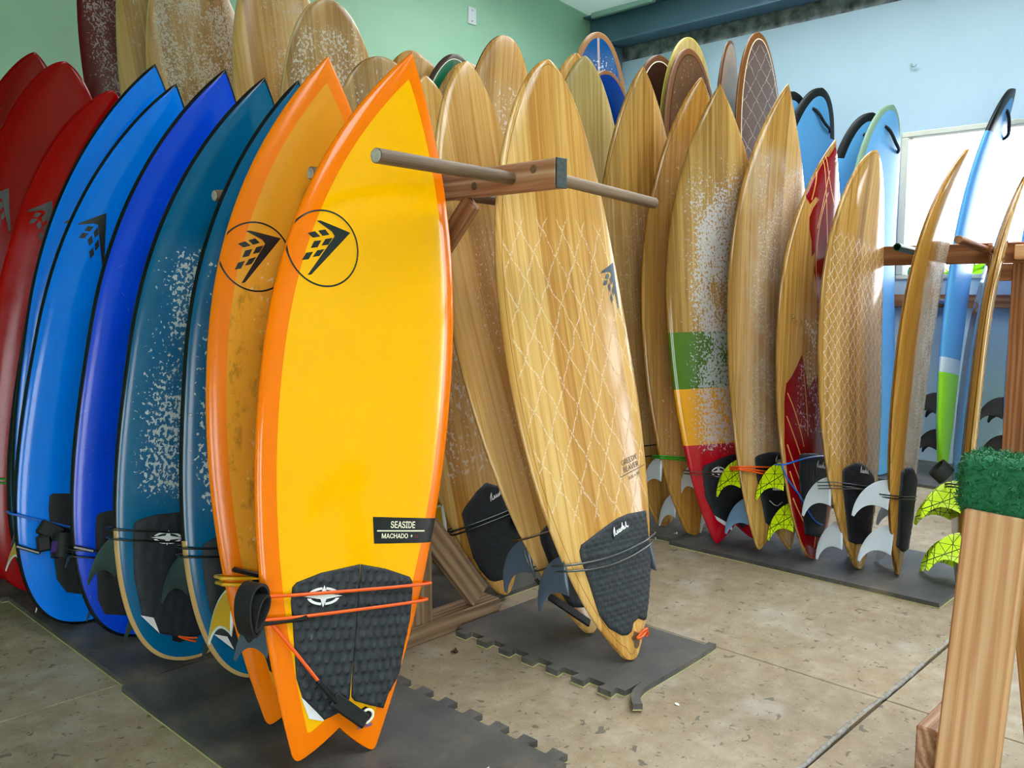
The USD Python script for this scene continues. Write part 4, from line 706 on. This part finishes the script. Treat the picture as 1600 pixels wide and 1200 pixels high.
for key, lab, wood, sd, w in (('W4', 'tall tan waxed longboard, its round nose just inside the top edge', 'tan', 7.7, fw(size=95, y1=2.28, y0=.4, amt=.8, op=.65)), ('W3', 'tall golden wooden longboard cut off by the top edge, left of the round-nosed one', 'gold', 3.4, fw(size=80, y1=2.65, y0=.4, amt=.72, op=.5, dx=-.10, dist=1.5)),
                           ('W2', 'broad tan longboard thick with wax, cut off by the top edge above blue boards', 'tan', 5.1, fw(size=80, y1=2.68, y0=.4, amt=.86, op=.62, dist=1.5)), ('W1', 'tan wooden longboard peeking out between red longboard and the broad waxed one', 'pale', 6.6, fw(size=52, y1=2.7, y0=.4, amt=.6))):
    b = Board(P[key], 'long', board_mat(f'longboard_wood_{key.lower()}', wood=wood, seed=sd, wx=w, rough=.24, pins=((-.004, .006, S(206, 180, 128)),)), 'longboard', lab, 'longboard', MID); b.fins(M['fin_smoke'], (.6, .32), (0, .2))
b = Board(P['R0'], 'long', board_mat('crimson_waxed_deck', color=S(104, 6, 22), bottom=S(176, 136, 80), rail=(-.004, S(196, 150, 90)), wx=fw(size=60, y1=2.9, y0=.4, amt=.82, op=.62, col=S(206, 182, 190), dist=1.5), rough=.14), 'longboard', 'tall crimson longboard with white wax streaks above the red boards', 'longboard', MID); b.fins(M['fin_black'], (.6, .32), (0, .2))

# the right hand row
SEAM = ((-.012, -.0095, S(80, 52, 22)), (.013, .0145, S(120, 84, 44)))
b = Board(P['S1'], 'egg', board_mat('olive_grain_deck', wood='grey', seed=8.2, wx=fw(y0=.4, y1=1.9, amt=.35, size=150, op=.4), rough=.3), 'surfboard', 'greyish pale wooden surfboard with a plain round nose behind the GREEDY BEAVER board', group=RIGHT); b.fins(M['fin_grey'], (.62, .3), (.3, .12))
b = Board(P['S0'], 'egg', board_mat('honey_deck', wood='gold', seed=9.9, rough=.2), 'surfboard', 'honey wooden surfboard just peeking out behind the greyish round-nosed board', group=RIGHT); b.fins(M['fin_grey'], (.62, .3), (.3, .12))
b = Board(P['S2'], 'short', board_mat('gold_gloss_deck_a', wood='amber', seed=11.3, wx=fw(y0=.3, y1=1.6, amt=.6, size=90, op=.5, film=.35), pins=SEAM, rough=.12), 'surfboard', 'glossy golden surfboard with sharp pointed nose, just right of the GREEDY BEAVER board', group=RIGHT, q=.8, notch=-.02)
b.fins(M['fin_grey'], (.64, .36), (.3, .14), hgt=.13); b.leash([(.38, .38, dict(out=.006)), (.33, .33, dict(out=.006))], .003, M['black_urethane'])
b = Board(P['S3'], 'short', board_mat('amber_scuffed_deck', wood='dark', seed=12.5, wx=fw(y0=.2, y1=1.9, amt=.55, size=60, op=.5, film=.3), pins=SEAM, rough=.14), 'surfboard', 'scuffed amber wooden surfboard with a bright green leash round its tail', group=RIGHT, q=.8, notch=-.02)
b.fins(M['white_plastic'], (.64, .29), (.34, .12)); le = b.leash([(.352, .318, dict(out=.006)), (.342, .306, dict(out=.006))], .0042, M['green_urethane'], label='bright green leash'); b.strap((-.03, .29), (.0, .22), .05, .03, M['neoprene'], .03, 'cuff', le)
b = Board(P['S4'], 'short', board_mat('banded_deck', wood='amber', seed=13.1, bands=((.708, .964, S(78, 112, 20)), (.454, .708, S(232, 160, 12)), (-.1, .454, S(190, 8, 34))), wx=fw(y0=.36, y1=1.92, top=.5, amt=.98, size=100, op=.72, col=S(206, 210, 222), xw=.30, dx=-.05, film=.18), pins=((-.012, -.0095, S(80, 52, 22)),), rough=.1), 'surfboard', 'wooden surfboard with green, yellow and red bands across its lower half', group=RIGHT, f0=.42, notch=.085)
b.pad(half_pad([(0, .402), (-.05, .39), (-.098, .375), (-.144, .36), (-.153, .345), (-.146, .22), (-.101, .117), (-.035, .063), (0, .06)]), edge=.011); b.decal(star((-.0787, .328), .085, .058), M['print_white'], 'star_emblem', h=.0095)
b.decal(pg((-.112, .135), (-.10, .112), (-.033, .062), (-.02, .058), (-.03, .085)), M['kick'], 'pad_base', h=.0085)
b.fins(M['fin_plain_white'], (.64, .31), (.34, .14), tipw=.28); b.leash([(.34, .285, dict(out=.008)), (.326, .275, dict(out=.008))], .0025, M['brown_urethane'])
b = Board(P['S5'], 'short', board_mat('gold_gloss_deck_b', wood='amber', seed=14.4, wx=fw(y0=.3, y1=1.85, amt=.70, size=130, op=.66, film=.75, col=S(206, 206, 206), dx=-.03), pins=SEAM, rough=.12), 'surfboard', 'golden swallow-tailed surfboard with an orange leash and yellow lattice fin', group=RIGHT, f0=.42, notch=.1)
b.pad(half_pad([(0, .43), (-.037, .427), (-.105, .41), (-.126, .398), (-.128, .385), (-.12, .3235), (-.066, .12), (-.03, .104), (0, .116)]), edge=.011); b.decal(script((-.012, .385), .08, .03), M['print_white'], 'script_emblem', h=.0085); b.decal(script((-.03, .262), .05, .022), M['print_white'], 'script_emblem', h=.0085)
b.decal(LineString([(-.05, .215), (-.02, .198), (.0, .195), (.03, .212)]).buffer(.0022), M['kick'], 'pad_mark', h=.0085)
le = b.leash([(.352, .372, dict(out=.009)), (.345, .33, dict(out=.009)), (.340, .30, dict(out=.009))], .0036, M['orange_urethane'], label='orange leash'); b.fins(M['fin_neon'], (.66, .325), None, hgt=.125, base=.125); b.fins(M['fin_blue'], (.42, .165), None, hgt=.14, base=.13)
b = Board(P['S6'], 'pin', board_mat('amber_tribal_base', wood='amber', seed=15.8, wx=fw(y0=.45, y1=1.12, amt=.7, size=90, op=.6, xw=.24, dx=-.03), pins=SEAM, rough=.1), 'surfboard', 'wooden surfboard with curling dark red flame graphics and a blue leash', group=RIGHT, q=.95, f0=.25)
redm = board_mat('dark_red_flame', color=S(128, 6, 14), wx=fw(y0=.42, y1=1.12, amt=.72, size=90, op=.55, xw=.26, dx=-.02, col=S(200, 190, 200)), rough=.1)
rn = pg((-.01, 1.85), (-.052, 1.812), (-.115, 1.70), (-.155, 1.59), (-.150, 1.555), (-.128, 1.53), (-.095, 1.575), (-.07, 1.57), (-.105, 1.52), (-.124, 1.47), (-.118, 1.42), (-.09, 1.36), (-.082, 1.30), (-.06, 1.33), (-.05, 1.29), (-.055, 1.24), (-.03, 1.19), (-.012, 1.13), (-.005, 1.0), (.0, .9), (.02, .84), (.22, .8), (.235, 1.1), (.215, 1.4), (.16, 1.6), (.07, 1.78))
rt = pg((-.117, .848), (-.15, .79), (-.185, .735), (-.215, .70), (-.222, .62), (-.210, .45), (-.18, .28), (-.135, .13), (-.08, .03), (-.03, -.02), (.03, -.02), (.1, .05), (.2, .35), (.23, .7), (.22, .85), (.1, .84), (.0, .78), (-.06, .70), (-.085, .76))
b.decal(rn, redm, 'flame_graphic', h=.0007, edge=.018); b.decal(rt, redm, 'flame_graphic', h=.0007, edge=.018)
M['tan_line'] = plain('tan_pinstripe', S(212, 150, 92), .2)
for ln in ([(-.205, .66), (-.14, .56), (-.09, .45)], [(-.205, .56), (-.15, .47), (-.09, .37)], [(-.195, .44), (-.14, .34), (-.085, .26)], [(-.175, .33), (-.12, .24), (-.07, .19)], [(-.15, .22), (-.10, .15), (-.06, .11)], [(-.10, .76), (-.075, .64), (-.06, .50)],
           [(-.06, 1.79), (.0, 1.66), (.06, 1.58)], [(-.07, 1.76), (-.02, 1.6), (.03, 1.40), (.05, 1.25)], [(-.02, 1.72), (-.04, 1.56), (-.06, 1.44)], [(-.01, 1.62), (-.05, 1.40), (-.035, 1.22)], [(-.1, 1.69), (-.11, 1.6), (-.12, 1.555)], [(.0, .03), (.01, .1), (.02, .16)]):
    b.decal(LineString(spline(np.c_[np.array(ln), np.zeros(len(ln))], 10)[:, :2]).buffer(.0032), M['tan_line'], 'pinstripe', h=.0012)
b.decal(shapely.union_all([affinity.scale(ring((-.186, 1.003), .012, .0016), 1, .8), affinity.scale(ring((-.182, .985), .013, .0016), 1.1, .8), LineString([(-.168, .985), (-.160, .99), (-.163, .96)]).buffer(.0009), LineString([(-.135, .97), (-.128, 1.0), (-.12, .97)]).buffer(.0009)]), M['print_black'], 'signature', h=.001)
b.pad(half_pad([(0, .432), (-.09, .42), (-.117, .41), (-.123, .328), (-.105, .22), (-.072, .077), (0, .075)]), edge=.011); b.decal(script((.0, .372), .08, .03), M['print_white'], 'script_emblem', h=.0085)
le = b.leash([(.355, .44, dict(out=.008, back=.02, sag=-.02))], .0036, M['blue_urethane'], label='blue leash'); b.cord([(-.222, .355, .004), (-.213, .325, .012), (-.1975, .3055, .013), (-.130, .235, .013), (-.0666, .1716, .014), (.04, .128, .012)], .0036, M['blue_urethane'], 'cord', le)
b.fins(M['fin_neon'], (.68, .31), (.42, .145), hgt=.125, base=.125)
b = Board(P['S7'], 'egg', board_mat('gold_diamond_deck', wood='amber', seed=17.2, wx=dict(amt=.15, size=80, xw=.34, y0=.38, y1=1.42, film=.14, op=.6, col=S(226, 216, 210), lat=.036, ang=.62, lw=.075, la=.95), pins=SEAM, rough=.1), 'surfboard', 'round-nosed wooden surfboard scored with a fine diamond wax lattice', group=RIGHT)
b.pad(half_pad([(0, .428), (-.05, .418), (-.11, .395), (-.129, .379), (-.129, .313), (-.087, .097), (-.04, .088), (0, .092)]), edge=.009); b.decal(script((-.006, .385), .07, .028), M['print_white'], 'script_emblem', h=.0085)
b.leash([(.325, .335, dict(out=.008, back=.04)), (.312, .322, dict(out=.008, back=.04)), (.300, .33, dict(out=.008, back=.04))], .0022, M['clear_urethane']); b.fins(M['white_plastic'], (.68, .29), (.42, .12), hgt=.12, base=.12)
b = Board(P['S8'], 'egg', board_mat('amber_edge_deck', wood='dark', seed=18.1, wx=fw(y0=.3, y1=1.8, amt=.9, size=150, op=.7, film=.6, xw=.27, dx=-.12), pins=((-.004, .0, S(110, 70, 20)),), rough=.12), 'surfboard', 'wooden surfboard seen edge on, leaning between green pipe and wooden pegs', group=RIGHT, q=.8)
b.pad(half_pad([(0, .43), (-.10, .41), (-.135, .39), (-.13, .3), (-.09, .1), (0, .085)]), edge=.012, h=.01); b.fins(M['white_plastic'], (.68, .29), (.45, .12), hgt=.13, base=.12)
le = b.leash([(.288, .33, dict(out=.006, back=.03)), (.278, .318, dict(out=.006, back=.03))], .0026, M['black_urethane'])
b = Board(P['S9'], 'egg', board_mat('golden_edge_deck', wood='amber', seed=19.4, bottom=S(96, 70, 50), pins=((-.004, .0, S(110, 70, 20)),), rough=.1), 'surfboard', 'wooden surfboard seen edge on beside the turf padded sawhorse with neon lattice fins', group=RIGHT, q=.8)
b.pad(half_pad([(0, .42), (-.12, .40), (-.13, .3), (-.09, .1), (0, .085)]), edge=.018); b.fins(M['fin_neon'], (.62, .315), (.50, .125), hgt=.135, base=.125); le = b.leash([(.352, .36, dict(out=.006, back=.05)), (.342, .35, dict(out=.006, back=.05))], .0032, M['black_urethane']); b.cuff(-.165, .40, M['neoprene'], .03, .04, .05, .008, (.6, .4, 0), -.11, 'cuff', le)
for key, lab, m in (('W7', 'tall tan waxed longboard rising alone against the green wall', board_mat('tan_tall_deck', wood='tan', seed=21, wx=fw(y0=.5, y1=2.45, amt=.75, size=60, op=.55), rail=(.004, S(70, 46, 26)), rough=.2)),
                    ('V1', 'dark green longboard nose with white pinline by the green wall', board_mat('green_striped_deck', color=S(14, 92, 62), rail=(.030, S(62, 48, 40)), pins=((.030, .036, S(206, 206, 186)),), bands=((0, 2.35, S(112, 84, 56)),), stringer=(.022, S(70, 96, 66)), rough=.2)),
                    ('V4', 'brown longboard sliver behind the dark green nose', board_mat('brown_sliver_deck', wood='tan', seed=23, rough=.3)), ('V2', 'small looking honey longboard nose farthest back against the green wall', board_mat('honey_far_deck', wood='dark', seed=24, rough=.3)), ('V3', 'shaded brown longboard nose in front of the farthest honey one', board_mat('brown_far_deck', wood='tan', seed=25, rough=.35))):
    b = Board(P[key], 'long', m, 'longboard', lab, 'longboard', RIGHT); b.fins(M['fin_black'], (0.6, .3), (0, .2))
BRN = S(122, 80, 48)
b = Board(P['T1'], 'long', board_mat('blue_longboard_deck', color=S(6, 66, 118), rail=(.038, S(134, 96, 60)), stringer=(.008, S(160, 140, 130)), wx=fw(y0=.5, y1=2.72, amt=.66, size=58, op=.6, col=S(200, 214, 226)), rough=.2), 'longboard', 'blue longboard with brown rails and pale centre line in the room corner', 'longboard', DARK); b.fins(M['fin_black'], (.6, .3), (0, .2))
b = Board(P['T2'], 'long', board_mat('navy_longboard_deck', color=S(6, 46, 112), rail=(.026, S(120, 84, 54)), rough=.2), 'longboard', 'deep navy longboard with a thin brown edge below the blue one', 'longboard', DARK); b.fins(M['fin_black'], (.6, .3), (0, .2))
b = Board(P['T3'], 'long', board_mat('dark_brown_deck', color=S(46, 22, 18), rail=(.036, S(96, 62, 40)), pins=((.036, .043, S(214, 206, 190)),), rough=.25), 'longboard', 'dark chocolate longboard with a white pinline and plain deck', 'longboard', DARK); b.fins(M['fin_black'], (.6, .3), (0, .2))
b = Board(P['T4'], 'long', board_mat('yellow_green_wood_deck', wood='grey', seed=31, rail=(.012, S(172, 158, 76)), rough=.25), 'longboard', 'yellowish longboard nose standing behind the brown textured one', 'longboard', DARK); b.fins(M['fin_black'], (.6, .3), (0, .2))
b = Board(P['T5'], 'long', board_mat('brown_textured_deck', color=S(92, 64, 42), rail=(.034, S(110, 72, 44)), pins=((.034, .04, S(60, 36, 24)),), wx=fw(y0=.4, y1=2.6, amt=.6, size=70, op=.35, col=S(176, 150, 120)), mottle=.2, rough=.3), 'longboard', 'brown mottled longboard with a lighter brown rail in front of the yellowish nose', 'longboard', DARK); b.fins(M['fin_black'], (.6, .3), (0, .2))
b = Board(P['T6'], 'long', board_mat('tan_narrow_deck', color=S(150, 128, 108), rail=(.02, S(96, 66, 44)), rough=.3), 'longboard', 'narrow looking tan longboard with brown rail, turned almost edge on', 'longboard', DARK); b.fins(M['fin_black'], (.6, .3), (0, .2))
b = Board(P['T7'], 'long', board_mat('brown_lattice_deck', color=S(92, 72, 64), rail=(.034, S(110, 70, 34)), pins=((.034, .041, S(214, 200, 176)),), wx=dict(amt=.1, size=80, xw=.34, y0=.4, y1=2.55, film=.1, op=.55, col=S(196, 180, 168), lat=.085, ang=.75, lw=.04, la=.9), mottle=.2, rough=.12), 'longboard', 'glossy brown longboard with diamond wax lattice and cream pinline', 'longboard', DARK); b.fins(M['fin_black'], (.6, .3), (0, .2))

# blue foam boards against the blue wall
FOAM = S(94, 168, 226)
def soft(key, lab, mat, handle=True, fins=None):
    b = Board(P[key], 'soft', mat, 'foam_surfboard', lab, 'surfboard', SOFT, **({'f0': .2} if key in ('U5', 'U6') else {})); L = b.s.L
    if handle: put(b.root, 'carry_loop', tube(spline([list(b.s.on(np.array(x), np.array(L-.2+dy), h)) for x, dy, h in ((-.05, .06, .0), (.0, .03, .016), (.06, -.03, .028), (.11, -.05, .022), (.14, -.06, .0))], 18), .010, 8), M['neoprene'], True)
    b.fins(fins or M['fin_black'], (.62, .42), (.3, .2), hgt=.13, base=.13, sweep=.10); return b
NB = lambda L: (L-.30, .055, S(16, 20, 24))
soft('U1', 'blue foam surfboard sliver, farthest along the blue wall', board_mat('foam_blue_a', color=FOAM, nose=NB(P['U1'][6]), bottom=S(60, 120, 190), coat=0, rough=.5))
soft('U2', 'blue foam surfboard with black nose bumper and carry loop, tallest left of the window', board_mat('foam_blue_b', color=FOAM, nose=NB(P['U2'][6]), bottom=S(60, 120, 190), coat=0, rough=.5, mottle=.1))
soft('U3', 'blue foam surfboard with black nose bumper, half hidden by its faded greenish neighbour', board_mat('foam_blue_c', color=FOAM, nose=NB(P['U3'][6]), bottom=S(60, 120, 190), coat=0, rough=.5))
soft('U4', 'pale blue foam surfboard with a faded greenish nose edge beside the window', board_mat('foam_blue_d', color=S(110, 180, 232), nose=(1.85, .035, S(128, 158, 134)), bottom=S(70, 130, 200), coat=0, rough=.5, mottle=.1))
lime = ((-.1, .61, S(150, 222, 40)), (.61, .70, S(206, 222, 236)))
soft('U5', 'blue foam surfboard with white stripe and lime tail standing before the window', board_mat('foam_blue_e', color=FOAM, nose=NB(P['U5'][6]), bands=lime, bottom=S(64, 140, 224), coat=0, rough=.5))
soft('U6', 'blue foam surfboard with lime green tail cut by the right picture edge', board_mat('foam_blue_f', color=FOAM, nose=NB(P['U6'][6]), bands=((-.1, .61, S(90, 170, 70)), (.61, .70, S(186, 206, 226))), bottom=S(64, 140, 224), coat=0, rough=.5))

# ------------------------------------------------------------------ small things on the floor
def flake(name, label, cat_, c, size, mat, seed, curl=.3, pts=8, group=None):
    rg = np.random.default_rng(seed); a = np.linspace(0, 2*np.pi, pts, endpoint=False); r = size*rg.uniform(.55, 1.0, pts); xy = np.c_[r*np.cos(a)*1.5, r*np.sin(a)]
    th = rg.uniform(0, 3); xy = xy@np.array([[math.cos(th), -math.sin(th)], [math.sin(th), math.cos(th)]]); z = curl*(xy[:, 0]**2)/size+.001
    v = np.vstack([np.c_[xy, z+.0012], np.c_[xy, z], [[0, 0, .0022]], [[0, 0, .0008]]]); f = []
    for i in range(pts): j = (i+1) % pts; f += [(i, j, 2*pts), (pts+j, pts+i, 2*pts+1), (i, pts+i, pts+j), (i, pts+j, j)]
    m = put('/World', name, (v+np.array(c)-(0, 0, v[:, 2].min()), np.array(f)), mat, True); tag(m, label, cat_, group)
M['dry'] = speckled('dry_leaf', S(120, 96, 40), S(160, 132, 66), 50, .7); M['bark'] = speckled('bark_chip', S(70, 44, 28), S(100, 66, 44), 70, .8)
M['paper'] = plain('white_paper', S(232, 230, 224), .6)
flake('dry_leaf', 'curled dry brown leaf on the mat between amber and banded boards', 'leaf', (3.555, 2.09, .0202), .045, M['dry'], 3, .5)
flake('bark_chip', 'small dark brown chip on the concrete beside the rack foot', 'chip', (1.835, 2.02, 0), .014, M['bark'], 4, .5)
flake('paper_scrap', 'tiny white scrap beside the golden tail on the centre mat', 'scrap', (2.186, 1.575, .0202), .007, M['paper'], 5, .4)
flake('paper_scrap', 'tiny white scrap on the concrete near the curled mat corner', 'scrap', (2.02, 1.30, 0), .008, M['paper'], 6, .4)
flake('paper_scrap', 'tiny white scrap on the far mat left of the banded board', 'scrap', (3.44, 2.24, .0202), .009, M['paper'], 8, .6)
flake('paper_scrap', 'tiny white scrap on the near left mat', 'scrap', (1.39, 1.42, .0202), .006, M['paper'], 9, .4)
